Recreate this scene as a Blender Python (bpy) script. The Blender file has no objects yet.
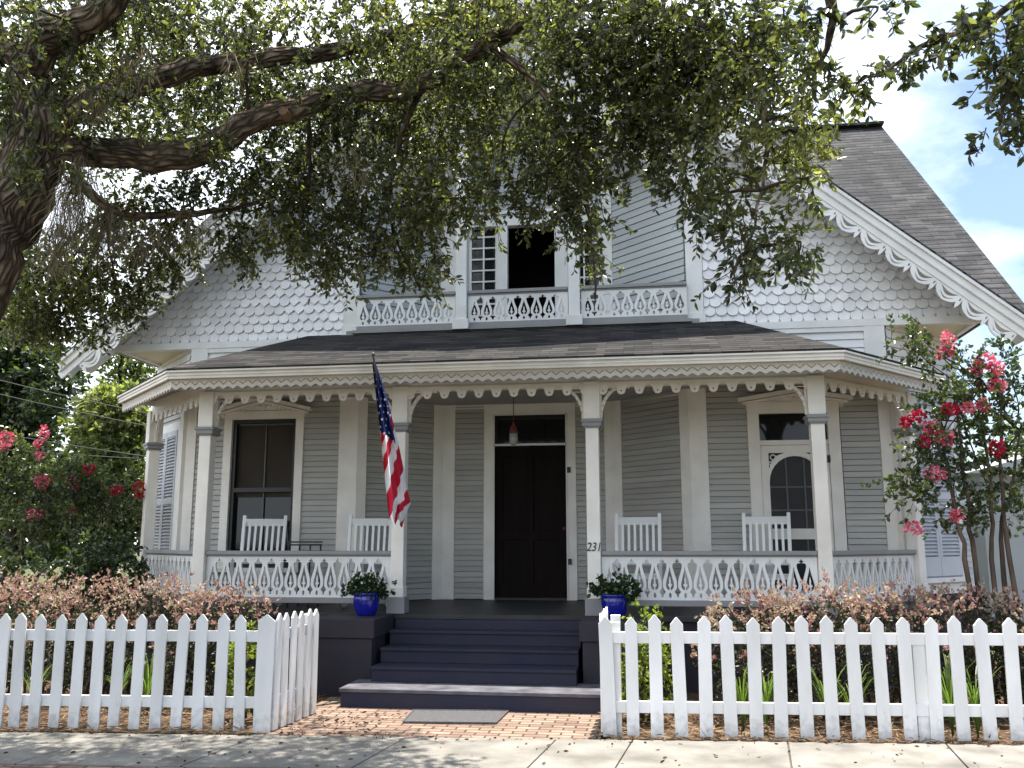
import bpy, math, random
import numpy as np
from mathutils import Vector, Matrix
random.seed(7); rng = np.random.default_rng(11)
R = math.radians
scene = bpy.context.scene
C = scene.collection
# ------------------------------------------------------------------ camera
F_PX, PITCH, YAW, ROLL, CX, CY, CH = 902.87, 0.17176, -0.14833, -0.00128, 1.67309, -10.26176, 1.608
fw = Vector((math.sin(YAW)*math.cos(PITCH), math.cos(YAW)*math.cos(PITCH), math.sin(PITCH)))
r0 = Vector((math.cos(YAW), -math.sin(YAW), 0)); u0 = r0.cross(fw)
rt = r0*math.cos(ROLL)+u0*math.sin(ROLL); up = -r0*math.sin(ROLL)+u0*math.cos(ROLL)
CAM = Vector((CX, CY, CH))
cd = bpy.data.cameras.new('camera'); cam = bpy.data.objects.new('camera', cd); C.objects.link(cam)
cam.matrix_world = Matrix(((rt.x, up.x, -fw.x, CX), (rt.y, up.y, -fw.y, CY), (rt.z, up.z, -fw.z, CH), (0, 0, 0, 1)))
cd.sensor_width = 36; cd.lens = F_PX*36/1024; cd.clip_end = 2000; cd.clip_start = 0.05
scene.camera = cam
def at(px, py, X=None, Y=None, Z=None, d=None):
    v = fw + (px-512)/F_PX*rt - (py-384)/F_PX*up
    if X is not None: t = (X-CAM.x)/v.x
    elif Y is not None: t = (Y-CAM.y)/v.y
    elif Z is not None: t = (Z-CAM.z)/v.z
    else: t = d
    return CAM + v*t
# ------------------------------------------------------------------ light
SUN_EL, SUN_AZ = 79, 33           # azimuth measured from +Y (behind the house) towards +X
scene.view_settings.view_transform = 'Standard'; scene.view_settings.look = 'None'
scene.view_settings.exposure = 1.68; scene.view_settings.gamma = 1
w = bpy.data.worlds.new('World'); scene.world = w; w.use_nodes = True
nt = w.node_tree; nt.nodes.clear()
out = nt.nodes.new('ShaderNodeOutputWorld'); bg = nt.nodes.new('ShaderNodeBackground')
sky = nt.nodes.new('ShaderNodeTexSky'); sky.sky_type = 'NISHITA'; sky.sun_disc = False
sky.sun_elevation = R(SUN_EL); sky.sun_rotation = R(SUN_AZ); sky.air_density = 1.0; sky.dust_density = 1.2; sky.ozone_density = 1.5
tc = nt.nodes.new('ShaderNodeTexCoord')
mp = nt.nodes.new('ShaderNodeMapping'); mp.inputs['Scale'].default_value = (1, 1, 2.2); mp.inputs['Location'].default_value = (3.1, 0.4, 1.0)
n1 = nt.nodes.new('ShaderNodeTexNoise'); n1.inputs['Scale'].default_value = 2.1; n1.inputs['Detail'].default_value = 7; n1.inputs['Roughness'].default_value = .55
cr = nt.nodes.new('ShaderNodeValToRGB'); cr.color_ramp.elements[0].position = .40; cr.color_ramp.elements[1].position = .60
dotn = nt.nodes.new('ShaderNodeVectorMath'); dotn.operation = 'DOT_PRODUCT'; dotn.inputs[1].default_value = (-.9, 0, 0)
addn = nt.nodes.new('ShaderNodeMath'); addn.operation = 'ADD'
add2 = nt.nodes.new('ShaderNodeMath'); add2.operation = 'ADD'; add2.inputs[1].default_value = .215
mixc = nt.nodes.new('ShaderNodeMixRGB'); mixc.inputs[2].default_value = (8.1, 8.7, 9.6, 1)
L = nt.links.new
L(tc.outputs['Generated'], mp.inputs['Vector']); L(mp.outputs[0], n1.inputs['Vector'])
L(tc.outputs['Generated'], dotn.inputs[0]); L(n1.outputs['Fac'], addn.inputs[0]); L(dotn.outputs['Value'], addn.inputs[1])
L(addn.outputs[0], add2.inputs[0]); L(add2.outputs[0], cr.inputs['Fac']); L(cr.outputs['Color'], mixc.inputs['Fac'])
L(sky.outputs[0], mixc.inputs[1]); L(mixc.outputs[0], bg.inputs['Color']); bg.inputs['Strength'].default_value = .075
L(bg.outputs[0], out.inputs['Surface'])
sd = bpy.data.lights.new('sun', 'SUN'); sd.energy = 4.1; sd.angle = R(.53); sd.color = (1, .93, .83)
so = bpy.data.objects.new('sun', sd); C.objects.link(so)
sdir = Vector((math.cos(R(SUN_EL))*math.sin(R(SUN_AZ)), math.cos(R(SUN_EL))*math.cos(R(SUN_AZ)), math.sin(R(SUN_EL))))
so.rotation_euler = sdir.to_track_quat('Z', 'Y').to_euler(); so.location = (0, 0, 30)
# ------------------------------------------------------------------ materials
def mat(name, base, rough=.6, var=.12, scale=6, bump=0, bscale=40, spec=.3, dirt=None, detail=5, coords='Object', stretch=(1, 1, 1), metal=0, island=0, splash=0):
    m = bpy.data.materials.new(name); m.use_nodes = True; t = m.node_tree; b = t.nodes['Principled BSDF']
    b.inputs['Roughness'].default_value = rough; b.inputs['Specular IOR Level'].default_value = spec; b.inputs['Metallic'].default_value = metal
    co = t.nodes.new('ShaderNodeTexCoord'); mpn = t.nodes.new('ShaderNodeMapping'); mpn.inputs['Scale'].default_value = stretch
    t.links.new(co.outputs[coords], mpn.inputs['Vector'])
    n = t.nodes.new('ShaderNodeTexNoise'); n.inputs['Scale'].default_value = scale; n.inputs['Detail'].default_value = detail
    t.links.new(mpn.outputs[0], n.inputs['Vector'])
    r = t.nodes.new('ShaderNodeValToRGB'); r.color_ramp.elements[0].position = .3; r.color_ramp.elements[1].position = .7
    c0 = [c*(1-var) for c in base]; c1 = [min(1, c*(1+var)) for c in base]
    if dirt: c0 = list(dirt)
    r.color_ramp.elements[0].color = (*c0, 1); r.color_ramp.elements[1].color = (*c1, 1)
    t.links.new(n.outputs['Fac'], r.inputs['Fac']); t.links.new(r.outputs['Color'], b.inputs['Base Color'])
    if island or splash:
        src = r.outputs['Color']
        if island:
            gi = t.nodes.new('ShaderNodeNewGeometry'); oi = t.nodes.new('ShaderNodeObjectInfo'); ad = t.nodes.new('ShaderNodeMath'); ad.operation = 'ADD'; fr = t.nodes.new('ShaderNodeMath'); fr.operation = 'FRACT'
            t.links.new(gi.outputs['Random Per Island'], ad.inputs[0]); t.links.new(oi.outputs['Random'], ad.inputs[1]); t.links.new(ad.outputs[0], fr.inputs[0])
            mri = t.nodes.new('ShaderNodeMapRange'); mri.inputs['To Min'].default_value = 1-island; mri.inputs['To Max'].default_value = 1+island*.6; t.links.new(fr.outputs[0], mri.inputs['Value'])
            mu = t.nodes.new('ShaderNodeMixRGB'); mu.blend_type = 'MULTIPLY'; mu.inputs[0].default_value = 1; t.links.new(src, mu.inputs[1]); t.links.new(mri.outputs[0], mu.inputs[2]); src = mu.outputs[0]
        if splash:
            sx = t.nodes.new('ShaderNodeSeparateXYZ'); t.links.new(co.outputs['Object'], sx.inputs[0]); ns = t.nodes.new('ShaderNodeTexNoise'); ns.inputs['Scale'].default_value = 17; ns.inputs['Detail'].default_value = 6; t.links.new(co.outputs['Object'], ns.inputs['Vector'])
            ms = t.nodes.new('ShaderNodeMath'); ms.operation = 'MULTIPLY_ADD'; ms.inputs[1].default_value = -.55; t.links.new(ns.outputs['Fac'], ms.inputs[0]); t.links.new(sx.outputs['Z'], ms.inputs[2])
            mz = t.nodes.new('ShaderNodeMapRange'); mz.inputs['From Min'].default_value = -.28; mz.inputs['From Max'].default_value = splash-.25; mz.inputs['To Min'].default_value = .42; mz.inputs['To Max'].default_value = 0; t.links.new(ms.outputs[0], mz.inputs['Value'])
            m2 = t.nodes.new('ShaderNodeMixRGB'); m2.inputs[2].default_value = (.22, .17, .12, 1); t.links.new(mz.outputs[0], m2.inputs[0]); t.links.new(src, m2.inputs[1]); src = m2.outputs[0]
        t.links.new(src, b.inputs['Base Color'])
    if bump:
        n2 = t.nodes.new('ShaderNodeTexNoise'); n2.inputs['Scale'].default_value = bscale; n2.inputs['Detail'].default_value = 4
        t.links.new(mpn.outputs[0], n2.inputs['Vector'])
        bp = t.nodes.new('ShaderNodeBump'); bp.inputs['Strength'].default_value = bump; bp.inputs['Distance'].default_value = .01
        t.links.new(n2.outputs['Fac'], bp.inputs['Height']); t.links.new(bp.outputs[0], b.inputs['Normal'])
    return m
def leafmat(name, cols, trans=.45, rough=.4, spec=.35, nscale=1.2, tint=(2.2, 2.4, 1.0)):
    m = bpy.data.materials.new(name); m.use_nodes = True; t = m.node_tree; b = t.nodes['Principled BSDF']
    b.inputs['Roughness'].default_value = rough; b.inputs['Specular IOR Level'].default_value = spec
    g = t.nodes.new('ShaderNodeNewGeometry'); r = t.nodes.new('ShaderNodeValToRGB')
    co = t.nodes.new('ShaderNodeTexCoord'); n = t.nodes.new('ShaderNodeTexNoise'); n.inputs['Scale'].default_value = nscale
    t.links.new(co.outputs['Object'], n.inputs['Vector'])
    a = t.nodes.new('ShaderNodeMath'); a.operation = 'MULTIPLY_ADD'; a.inputs[1].default_value = .55
    s = t.nodes.new('ShaderNodeMath'); s.operation = 'MULTIPLY_ADD'; s.inputs[1].default_value = 1.3; s.inputs[2].default_value = -.42
    t.links.new(n.outputs['Fac'], s.inputs[0]); t.links.new(g.outputs['Random Per Island'], a.inputs[0]); t.links.new(s.outputs[0], a.inputs[2])
    el = r.color_ramp.elements
    el[0].position = 0; el[0].color = (*cols[0], 1); el[1].position = 1; el[1].color = (*cols[-1], 1)
    for i, c in enumerate(cols[1:-1]): e = el.new((i+1)/(len(cols)-1)); e.color = (*c, 1)
    t.links.new(a.outputs[0], r.inputs['Fac']); t.links.new(r.outputs['Color'], b.inputs['Base Color'])
    tr = t.nodes.new('ShaderNodeBsdfTranslucent'); mx = t.nodes.new('ShaderNodeMixShader'); mx.inputs[0].default_value = trans
    mulc = t.nodes.new('ShaderNodeMixRGB'); mulc.blend_type = 'MULTIPLY'; mulc.inputs[0].default_value = 1; mulc.inputs[2].default_value = (*tint, 1)
    t.links.new(r.outputs['Color'], mulc.inputs[1]); t.links.new(mulc.outputs[0], tr.inputs['Color'])
    t.links.new(b.outputs[0], mx.inputs[1]); t.links.new(tr.outputs[0], mx.inputs[2])
    t.links.new(mx.outputs[0], t.nodes['Material Output'].inputs['Surface'])
    return m
def brickmat(name, c1, c2, mortar, bw, rh, ms=.02, rough=.85, bump=.5, offset=.5, mott=.35, freq=2):
    m = bpy.data.materials.new(name); m.use_nodes = True; t = m.node_tree; b = t.nodes['Principled BSDF']
    b.inputs['Roughness'].default_value = rough; b.inputs['Specular IOR Level'].default_value = .2
    co = t.nodes.new('ShaderNodeTexCoord'); k = t.nodes.new('ShaderNodeTexBrick')
    k.inputs['Scale'].default_value = 1; k.inputs['Brick Width'].default_value = bw; k.inputs['Row Height'].default_value = rh
    k.inputs['Mortar Size'].default_value = ms; k.inputs['Mortar Smooth'].default_value = .3; k.offset = offset; k.offset_frequency = freq
    k.inputs['Color1'].default_value = (*c1, 1); k.inputs['Color2'].default_value = (*c2, 1); k.inputs['Mortar'].default_value = (*mortar, 1)
    wv = t.nodes.new('ShaderNodeTexNoise'); wv.inputs['Scale'].default_value = 9; wv.inputs['Detail'].default_value = 3
    mixv = t.nodes.new('ShaderNodeMixRGB'); mixv.inputs[0].default_value = .012
    t.links.new(co.outputs['UV'], wv.inputs['Vector']); t.links.new(co.outputs['UV'], mixv.inputs[1]); t.links.new(wv.outputs['Color'], mixv.inputs[2])
    t.links.new(mixv.outputs[0], k.inputs['Vector'])
    n = t.nodes.new('ShaderNodeTexNoise'); n.inputs['Scale'].default_value = 2.3; n.inputs['Detail'].default_value = 8; n.inputs['Roughness'].default_value = .75
    t.links.new(co.outputs['UV'], n.inputs['Vector'])
    mr = t.nodes.new('ShaderNodeMapRange'); mr.inputs['From Min'].default_value = .3; mr.inputs['From Max'].default_value = .7
    mr.inputs['To Min'].default_value = 1-mott; mr.inputs['To Max'].default_value = 1+mott
    t.links.new(n.outputs['Fac'], mr.inputs['Value'])
    mu = t.nodes.new('ShaderNodeMixRGB'); mu.blend_type = 'MULTIPLY'; mu.inputs[0].default_value = 1
    t.links.new(k.outputs['Color'], mu.inputs[1]); t.links.new(mr.outputs[0], mu.inputs[2]); t.links.new(mu.outputs[0], b.inputs['Base Color'])
    bp = t.nodes.new('ShaderNodeBump'); bp.inputs['Strength'].default_value = bump; bp.inputs['Distance'].default_value = .01; bp.invert = True
    t.links.new(k.outputs['Fac'], bp.inputs['Height']); t.links.new(bp.outputs[0], b.inputs['Normal'])
    return m
def shinglemat(name, c1, c2, row):
    m = brickmat(name, c1, c2, tuple(x*.5 for x in c1), .31, row, .004, .92, .3, .37, .4); t = m.node_tree; b = t.nodes['Principled BSDF']; b.inputs['Specular IOR Level'].default_value = .12
    co = t.nodes.new('ShaderNodeTexCoord'); sp = t.nodes.new('ShaderNodeSeparateXYZ'); t.links.new(co.outputs['UV'], sp.inputs[0])
    nn = t.nodes.new('ShaderNodeTexNoise'); nn.inputs['Scale'].default_value = 5; t.links.new(co.outputs['UV'], nn.inputs['Vector'])
    a = t.nodes.new('ShaderNodeMath'); a.operation = 'MULTIPLY_ADD'; a.inputs[1].default_value = .05; t.links.new(nn.outputs['Fac'], a.inputs[0]); t.links.new(sp.outputs['Y'], a.inputs[2])
    d = t.nodes.new('ShaderNodeMath'); d.operation = 'DIVIDE'; d.inputs[1].default_value = row; t.links.new(a.outputs[0], d.inputs[0])
    f = t.nodes.new('ShaderNodeMath'); f.operation = 'FRACT'; t.links.new(d.outputs[0], f.inputs[0])
    r = t.nodes.new('ShaderNodeValToRGB'); e = r.color_ramp.elements; e[0].position = 0; e[0].color = (.12, .12, .12, 1); e[1].position = .30; e[1].color = (1, 1, 1, 1); e.new(.12).color = (.2, .2, .2, 1)
    t.links.new(f.outputs[0], r.inputs['Fac']); mu = t.nodes.new('ShaderNodeMixRGB'); mu.blend_type = 'MULTIPLY'; mu.inputs[0].default_value = 1
    t.links.new(b.inputs['Base Color'].links[0].from_socket, mu.inputs[1]); t.links.new(r.outputs['Color'], mu.inputs[2]); t.links.new(mu.outputs[0], b.inputs['Base Color'])
    return m
def glass(name, col, rough=.06, spec=.8):
    m = bpy.data.materials.new(name); m.use_nodes = True; b = m.node_tree.nodes['Principled BSDF']
    b.inputs['Base Color'].default_value = (*col, 1); b.inputs['Roughness'].default_value = rough; b.inputs['Specular IOR Level'].default_value = spec
    return m
M = dict(
    white=mat('white_trim_paint', (.74, .74, .73), .45, .05, 3, .15, 60, .35, dirt=(.64, .64, .62)),
    cream=mat('cream_white_paint', (.80, .765, .71), .5, .05, 3, .15, 50, .3, dirt=(.71, .675, .615)),
    fence=mat('white_picket_paint', (.80, .80, .80), .5, .05, 5, .25, 30, .3, dirt=(.68, .68, .66), stretch=(1, 1, .3), island=.09, splash=.16),
    shing=mat('white_wood_shingle', (.80, .80, .81), .6, .05, 4, .3, 50, .2, dirt=(.72, .72, .74), island=.10),
    clap=mat('sage_grey_clapboard', (.43, .42, .39), .6, .10, 2.5, .2, 40, .25, stretch=(.4, .4, 3), island=.10),
    clapw=mat('white_clapboard', (.78, .78, .79), .6, .06, 2.5, .2, 40, .25, stretch=(.4, .4, 3), island=.08),
    clap2=mat('pale_blue_grey_clapboard', (.45, .48, .49), .6, .06, 2.5, .2, 40, .25, stretch=(.4, .4, 3), island=.08),
    greytrim=mat('grey_trim_paint', (.25, .25, .255), .5, .08, 4, .1, 40, .3),
    deck=mat('dark_slate_deck_paint', (.036, .036, .04), .5, .25, 3, .2, 20, .25, stretch=(1, .15, 1)),
    step=mat('slate_blue_step_paint', (.020, .021, .040), .55, .3, 2.5, .25, 25, .15, dirt=(.036, .035, .050), detail=9),
    sunlit=mat('sunlit_step_paint', (.12, .12, .135), .5, .25, 5, .25, 25, .3, dirt=(.05, .05, .065), detail=10),  # bottom tread only: sunlight put into the paint as a lighter step colour
    cheek=mat('slate_purple_masonry_paint', (.022, .022, .032), .65, .3, 2.2, .35, 18, .15, dirt=(.042, .037, .042), detail=9),
    soffit=mat('yellow_cream_soffit', (.66, .61, .45), .6, .05, 2, 0, 40, .2),
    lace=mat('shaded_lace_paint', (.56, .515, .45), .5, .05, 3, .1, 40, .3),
    ceil=mat('grey_beadboard_ceiling', (.34, .33, .31), .6, .05, 2, 0, 40, .2),
    black=mat('black_paint', (.012, .012, .013), .4, .2, 4, 0, 40, .4),
    dark=mat('dark_interior', (.01, .009, .009), .8, .3, 2, 0, 40, .1),
    door=mat('dark_stained_door', (.008, .005, .004), .6, .3, 3, .1, 20, .08, stretch=(3, 3, .4)),
    blind=mat('brown_window_shade', (.05, .042, .034), .8, .15, 2, 0, 20, .1),
    glassd=glass('dark_window_glass', (.008, .009, .01), .05, .35),
    screen=mat('insect_screen', (.03, .03, .032), .55, .2, 3, 0, 20, .3),
    curtain=mat('pale_curtain_behind_glass', (.16, .16, .15), .5, .3, 5, 0, 20, .3, stretch=(1, 1, 3)),
    chair=mat('white_chair_paint', (.78, .78, .77), .4, .04, 5, 0, 40, .4),
    blue=mat('cobalt_glazed_ceramic', (.008, .012, .24), .12, .15, 4, 0, 30, .7),
    soil=mat('potting_soil', (.03, .02, .014), .9, .3, 20),
    metal=mat('grey_galvanised_metal', (.085, .085, .09), .45, .3, 30, .3, 80, .5),
    rust=mat('rusty_red_iron', (.12, .03, .022), .6, .3, 20, 0, 40, .3),
    bark=mat('oak_bark', (.22, .165, .12), .95, .45, 9, 1.0, 22, .1, dirt=(.07, .056, .045), stretch=(1, 1, .35)),
    twig=mat('dark_twig_bark', (.05, .038, .028), .95, .3, 9, .3, 30, .1),
    smooth=mat('smooth_tan_bark', (.12, .085, .06), .7, .3, 8, .4, 20, .2, dirt=(.035, .025, .02), stretch=(1, 1, .3)),
    moss=mat('grey_spanish_moss', (.18, .145, .09), .9, .2, 3),
    mulch=mat('brown_mulch', (.11, .075, .05), .95, .4, 22, 1.0, 60, .05, dirt=(.045, .028, .02)),
    straw=mat('tan_pine_straw', (.25, .18, .115), .85, .35, 3, 0, 40, .1),
    grass_g=mat('lawn_green', (.075, .085, .045), .9, .4, 9, 1.0, 60, .05),
    concrete=mat('weathered_concrete', (.19, .182, .165), .9, .32, 3, .5, 90, .1, detail=10),
    joint=mat('sidewalk_joint_dirt', (.10, .085, .07), .95, .3, 12),
    asphalt=mat('asphalt', (.05, .05, .052), .9, .2, 30, .5, 90, .1),
    text=mat('black_numeral_paint', (.01, .01, .01), .4, .1, 3),
    far_white=mat('far_white_wall', (.62, .63, .64), .7, .06, 2, .1, 20, .2),
    far_grey=mat('far_grey_blue_wall', (.36, .37, .39), .7, .06, 2, .1, 20, .2),
    wire=mat('black_cable', (.05, .05, .05), .6, .1, 3),
    red=mat('flag_red_cloth', (.50, .02, .045), .75, .06, 8, .15, 60, .1),
    fwhite=mat('flag_white_cloth', (.78, .76, .76), .75, .04, 8, .15, 60, .1),
    navy=mat('flag_blue_cloth', (.012, .022, .10), .75, .06, 8, .15, 60, .1),
    jar=glass('frosted_lamp_glass', (.25, .25, .23), .25, .5),
)
_t = M['bark'].node_tree; _b = _t.nodes['Principled BSDF']; _co = _t.nodes.new('ShaderNodeTexCoord'); _mp = _t.nodes.new('ShaderNodeMapping'); _mp.inputs['Scale'].default_value = (1, 1, .30)
_nz = _t.nodes.new('ShaderNodeTexNoise'); _nz.inputs['Scale'].default_value = 5; _mx = _t.nodes.new('ShaderNodeMixRGB'); _mx.inputs[0].default_value = .10
_v = _t.nodes.new('ShaderNodeTexVoronoi'); _v.feature = 'DISTANCE_TO_EDGE'; _v.inputs['Scale'].default_value = 26
_at = _t.nodes.new('ShaderNodeAttribute'); _at.attribute_name = 'along_limb'; _t.links.new(_at.outputs['Vector'], _mp.inputs['Vector']); _t.links.new(_mp.outputs[0], _nz.inputs['Vector']); _t.links.new(_mp.outputs[0], _mx.inputs[1]); _t.links.new(_nz.outputs['Color'], _mx.inputs[2]); _t.links.new(_mx.outputs[0], _v.inputs['Vector'])
_r = _t.nodes.new('ShaderNodeMapRange'); _r.inputs['From Max'].default_value = .32; _r.inputs['To Max'].default_value = 1.2; _r.inputs['To Min'].default_value = .34
_t.links.new(_v.outputs['Distance'], _r.inputs['Value']); _m = _t.nodes.new('ShaderNodeMixRGB'); _m.blend_type = 'MULTIPLY'; _m.inputs[0].default_value = 1
_src = _b.inputs['Base Color'].links[0].from_socket; _t.links.new(_src, _m.inputs[1]); _t.links.new(_r.outputs[0], _m.inputs[2]); _t.links.new(_m.outputs[0], _b.inputs['Base Color'])
_bp = _t.nodes.new('ShaderNodeBump'); _bp.inputs['Strength'].default_value = 1; _bp.inputs['Distance'].default_value = .04; _t.links.new(_r.outputs[0], _bp.inputs['Height']); _t.links.new(_b.inputs['Normal'].links[0].from_socket, _bp.inputs['Normal']); _t.links.new(_bp.outputs[0], _b.inputs['Normal'])
M['brick'] = brickmat('red_paver_brick', (.17, .115, .09), (.26, .195, .15), (.06, .045, .035), .20, .10, .010, .9, .5, .5, .3)
M['roof'] = shinglemat('charcoal_asphalt_shingle', (.033, .034, .038), (.068, .068, .072), .145)
M['roofp'] = shinglemat('dark_brown_asphalt_shingle', (.014, .015, .017), (.052, .049, .048), .13)
M['oak'] = leafmat('live_oak_leaf', [(.015, .019, .011), (.034, .040, .019), (.078, .086, .038), (.25, .245, .11)], .48, .25, .7, .9)
M['magn'] = leafmat('dark_evergreen_leaf', [(.010, .017, .008), (.018, .032, .012), (.04, .058, .024), (.13, .16, .07)], .35, .3, .7)
M['crape'] = leafmat('crape_myrtle_leaf', [(.014, .024, .012), (.030, .046, .018), (.055, .075, .028), (.17, .19, .07)], .35, .3, .7)
M['pink'] = leafmat('pink_blossom', [(.40, .04, .08), (.62, .10, .17), (.74, .22, .29), (.78, .38, .43)], .2, .6, .1, 8, tint=(1.1, 1, 1))
M['redfl'] = leafmat('dark_red_blossom', [(.22, .005, .02), (.35, .01, .04), (.48, .02, .06), (.55, .04, .09)], .3, .6, .1, 8, tint=(1.1, 1, 1))
M['bamb'] = leafmat('yellow_green_leaf', [(.06, .08, .03), (.10, .125, .05), (.16, .18, .08), (.26, .27, .14)], .4, .5, .2)
M['lorop_top'] = leafmat('pink_bronze_new_growth', [(.17, .05, .07), (.34, .16, .18), (.36, .30, .20), (.56, .46, .44)], .3, .5, .25, 2.0, tint=(1.3, 1.25, 1.0))
M['lorop'] = leafmat('dark_plum_green_leaf', [(.022, .012, .014), (.032, .030, .018), (.05, .065, .025), (.13, .15, .055)], .25, .45, .35, tint=(1.3, 1.3, 1.0))
M['lime'] = leafmat('lime_green_leaf', [(.07, .10, .02), (.12, .16, .03), (.19, .22, .05), (.30, .32, .09)], .45, .45, .25)
M['grass'] = leafmat('daylily_leaf', [(.05, .09, .02), (.09, .15, .035), (.14, .20, .05), (.30, .34, .16)], .35, .4, .35)
M['pot_leaf'] = leafmat('pot_plant_leaf', [(.010, .022, .010), (.018, .04, .014), (.03, .06, .02), (.07, .11, .04)], .3, .4, .4)
M['whitefl'] = leafmat('white_blossom', [(.6, .6, .58), (.7, .7, .68), (.75, .75, .72), (.8, .8, .78)], .3, .6, .1)
# ------------------------------------------------------------------ helpers
def worldloc(p):
    v = Vector((0, 0, 0))
    while p: v += p.location; p = p.parent
    return v
def setp(o, label=None, cat=None, group=None, kind=None):
    if label: o['label'] = label
    if cat: o['category'] = cat
    if group: o['group'] = group
    if kind: o['kind'] = kind
    return o
def empty(name, loc, label, cat, group=None):
    o = bpy.data.objects.new(name, None); C.objects.link(o); o.location = loc; o.empty_display_size = .2
    return setp(o, label, cat, group)
class MB:
    def __init__(s): s.v = []; s.f = []; s.lc = {}
    def add(s, vs, fs):
        n = len(s.v); s.v += [tuple(x) for x in vs]; s.f += [tuple(i+n for i in f) for f in fs]; return s
    def box(s, x0, x1, y0, y1, z0, z1):
        return s.hexa([(x0, y0, z0), (x1, y0, z0), (x1, y1, z0), (x0, y1, z0)], [(x0, y0, z1), (x1, y0, z1), (x1, y1, z1), (x0, y1, z1)])
    def hexa(s, a, b):
        n = len(a); fs = [tuple(range(n))[::-1], tuple(range(n, 2*n))] + [(i, (i+1) % n, n+(i+1) % n, n+i) for i in range(n)]
        return s.add(list(a)+list(b), fs)
    def wall(s, p, q, z0, z1, th, zq0=None, zq1=None):   # box along plan segment p->q, outward = right-hand side, back towards left
        p = Vector(p); q = Vector(q); d = (q-p).normalized(); n = Vector((-d.y, d.x))*th
        a = [(p.x, p.y), (q.x, q.y), (q.x+n.x, q.y+n.y), (p.x+n.x, p.y+n.y)]
        if zq0 is None: zq0 = z0
        if zq1 is None: zq1 = z1
        lo = [z0, zq0, zq0, z0]; hi = [z1, zq1, zq1, z1]
        return s.hexa([(*a[i], lo[i]) for i in range(4)], [(*a[i], hi[i]) for i in range(4)])
    def bar(s, a, b, w, h, upv=(0, 0, 1)):
        a = Vector(a); b = Vector(b); d = (b-a).normalized(); u = Vector(upv); x = d.cross(u).normalized()*w/2; y = x.cross(d).normalized()*h/2
        return s.hexa([a-x-y, a+x-y, a+x+y, a-x+y], [b-x-y, b+x-y, b+x+y, b-x+y])
    def tube(s, pts, rad, n=8):
        pts = [Vector(p) for p in pts]; k = len(pts); rr = rad if isinstance(rad, (list, tuple)) else [rad]*k
        vs = []; x = None; Lc = 0; n00 = len(s.v)
        for i, p in enumerate(pts):
            d = (pts[min(i+1, k-1)]-pts[max(i-1, 0)]).normalized()
            if x is None: x = d.orthogonal().normalized()
            x = (x-d*x.dot(d)).normalized(); y = d.cross(x)
            if i: Lc += (p-pts[i-1]).length
            if n > 8:
                for j in range(n): s.lc[n00+i*n+j] = (rr[i]*math.cos(2*math.pi*j/n), rr[i]*math.sin(2*math.pi*j/n), Lc)
            vs += [p+(x*math.cos(2*math.pi*j/n)+y*math.sin(2*math.pi*j/n))*rr[i] for j in range(n)]
        fs = [(i*n+j, i*n+(j+1) % n, (i+1)*n+(j+1) % n, (i+1)*n+j) for i in range(k-1) for j in range(n)]
        fs += [tuple(range(n))[::-1], tuple(range((k-1)*n, k*n))]
        return s.add(vs, fs)
    def lathe(s, prof, n=24, c=(0, 0, 0)):
        vs = [(c[0]+r*math.cos(2*math.pi*j/n), c[1]+r*math.sin(2*math.pi*j/n), c[2]+z) for r, z in prof for j in range(n)]
        fs = [(i*n+j, i*n+(j+1) % n, (i+1)*n+(j+1) % n, (i+1)*n+j) for i in range(len(prof)-1) for j in range(n)]
        fs += [tuple(range(n))[::-1], tuple(range((len(prof)-1)*n, len(prof)*n))]
        return s.add(vs, fs)
    def build(s, name, m, parent=None, smooth=False, bevel=0, label=None):
        off = worldloc(parent)
        me = bpy.data.meshes.new(name); me.from_pydata([(v[0]-off.x, v[1]-off.y, v[2]-off.z) for v in s.v], [], s.f); me.update()
        me.materials.append(M[m] if isinstance(m, str) else m)
        if smooth: me.polygons.foreach_set('use_smooth', [True]*len(me.polygons))
        if me.materials[0] is M['bark']:
            at_ = me.attributes.new('along_limb', 'FLOAT_VECTOR', 'POINT'); at_.data.foreach_set('vector', [c for i in range(len(s.v)) for c in s.lc.get(i, (0, 0, 0))])
        o = bpy.data.objects.new(name, me); C.objects.link(o)
        if parent: o.parent = parent
        if label: o['label'] = label
        if bevel:
            b = o.modifiers.new('bevel', 'BEVEL'); b.width = bevel; b.segments = 2; b.limit_method = 'ANGLE'; b.angle_limit = R(50)
        return o
def planar_uv(o):
    me = o.data; uv = me.uv_layers.new(name='UVMap'); data = [0.0]*(2*len(me.loops))
    for p in me.polygons:
        n = p.normal
        if abs(n.z) > .995: a = Vector((1, 0, 0)); b = Vector((0, 1, 0))
        else: a = Vector((0, 0, 1)).cross(n).normalized(); b = n.cross(a)
        for li in p.loop_indices:
            co = me.vertices[me.loops[li].vertex_index].co
            data[2*li] = co.dot(a); data[2*li+1] = co.dot(b)
    uv.data.foreach_set('uv', data); return o
def slab(name, pts, th, m, parent, uvs=True):
    pts = [Vector(p) for p in pts]; n = (pts[1]-pts[0]).cross(pts[2]-pts[0]).normalized()
    if n.z < 0: n = -n; pts = pts[::-1]
    b = MB(); b.hexa([p-n*th for p in pts], pts); o = b.build(name, m, parent)
    if uvs: planar_uv(o)
    return o
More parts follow.
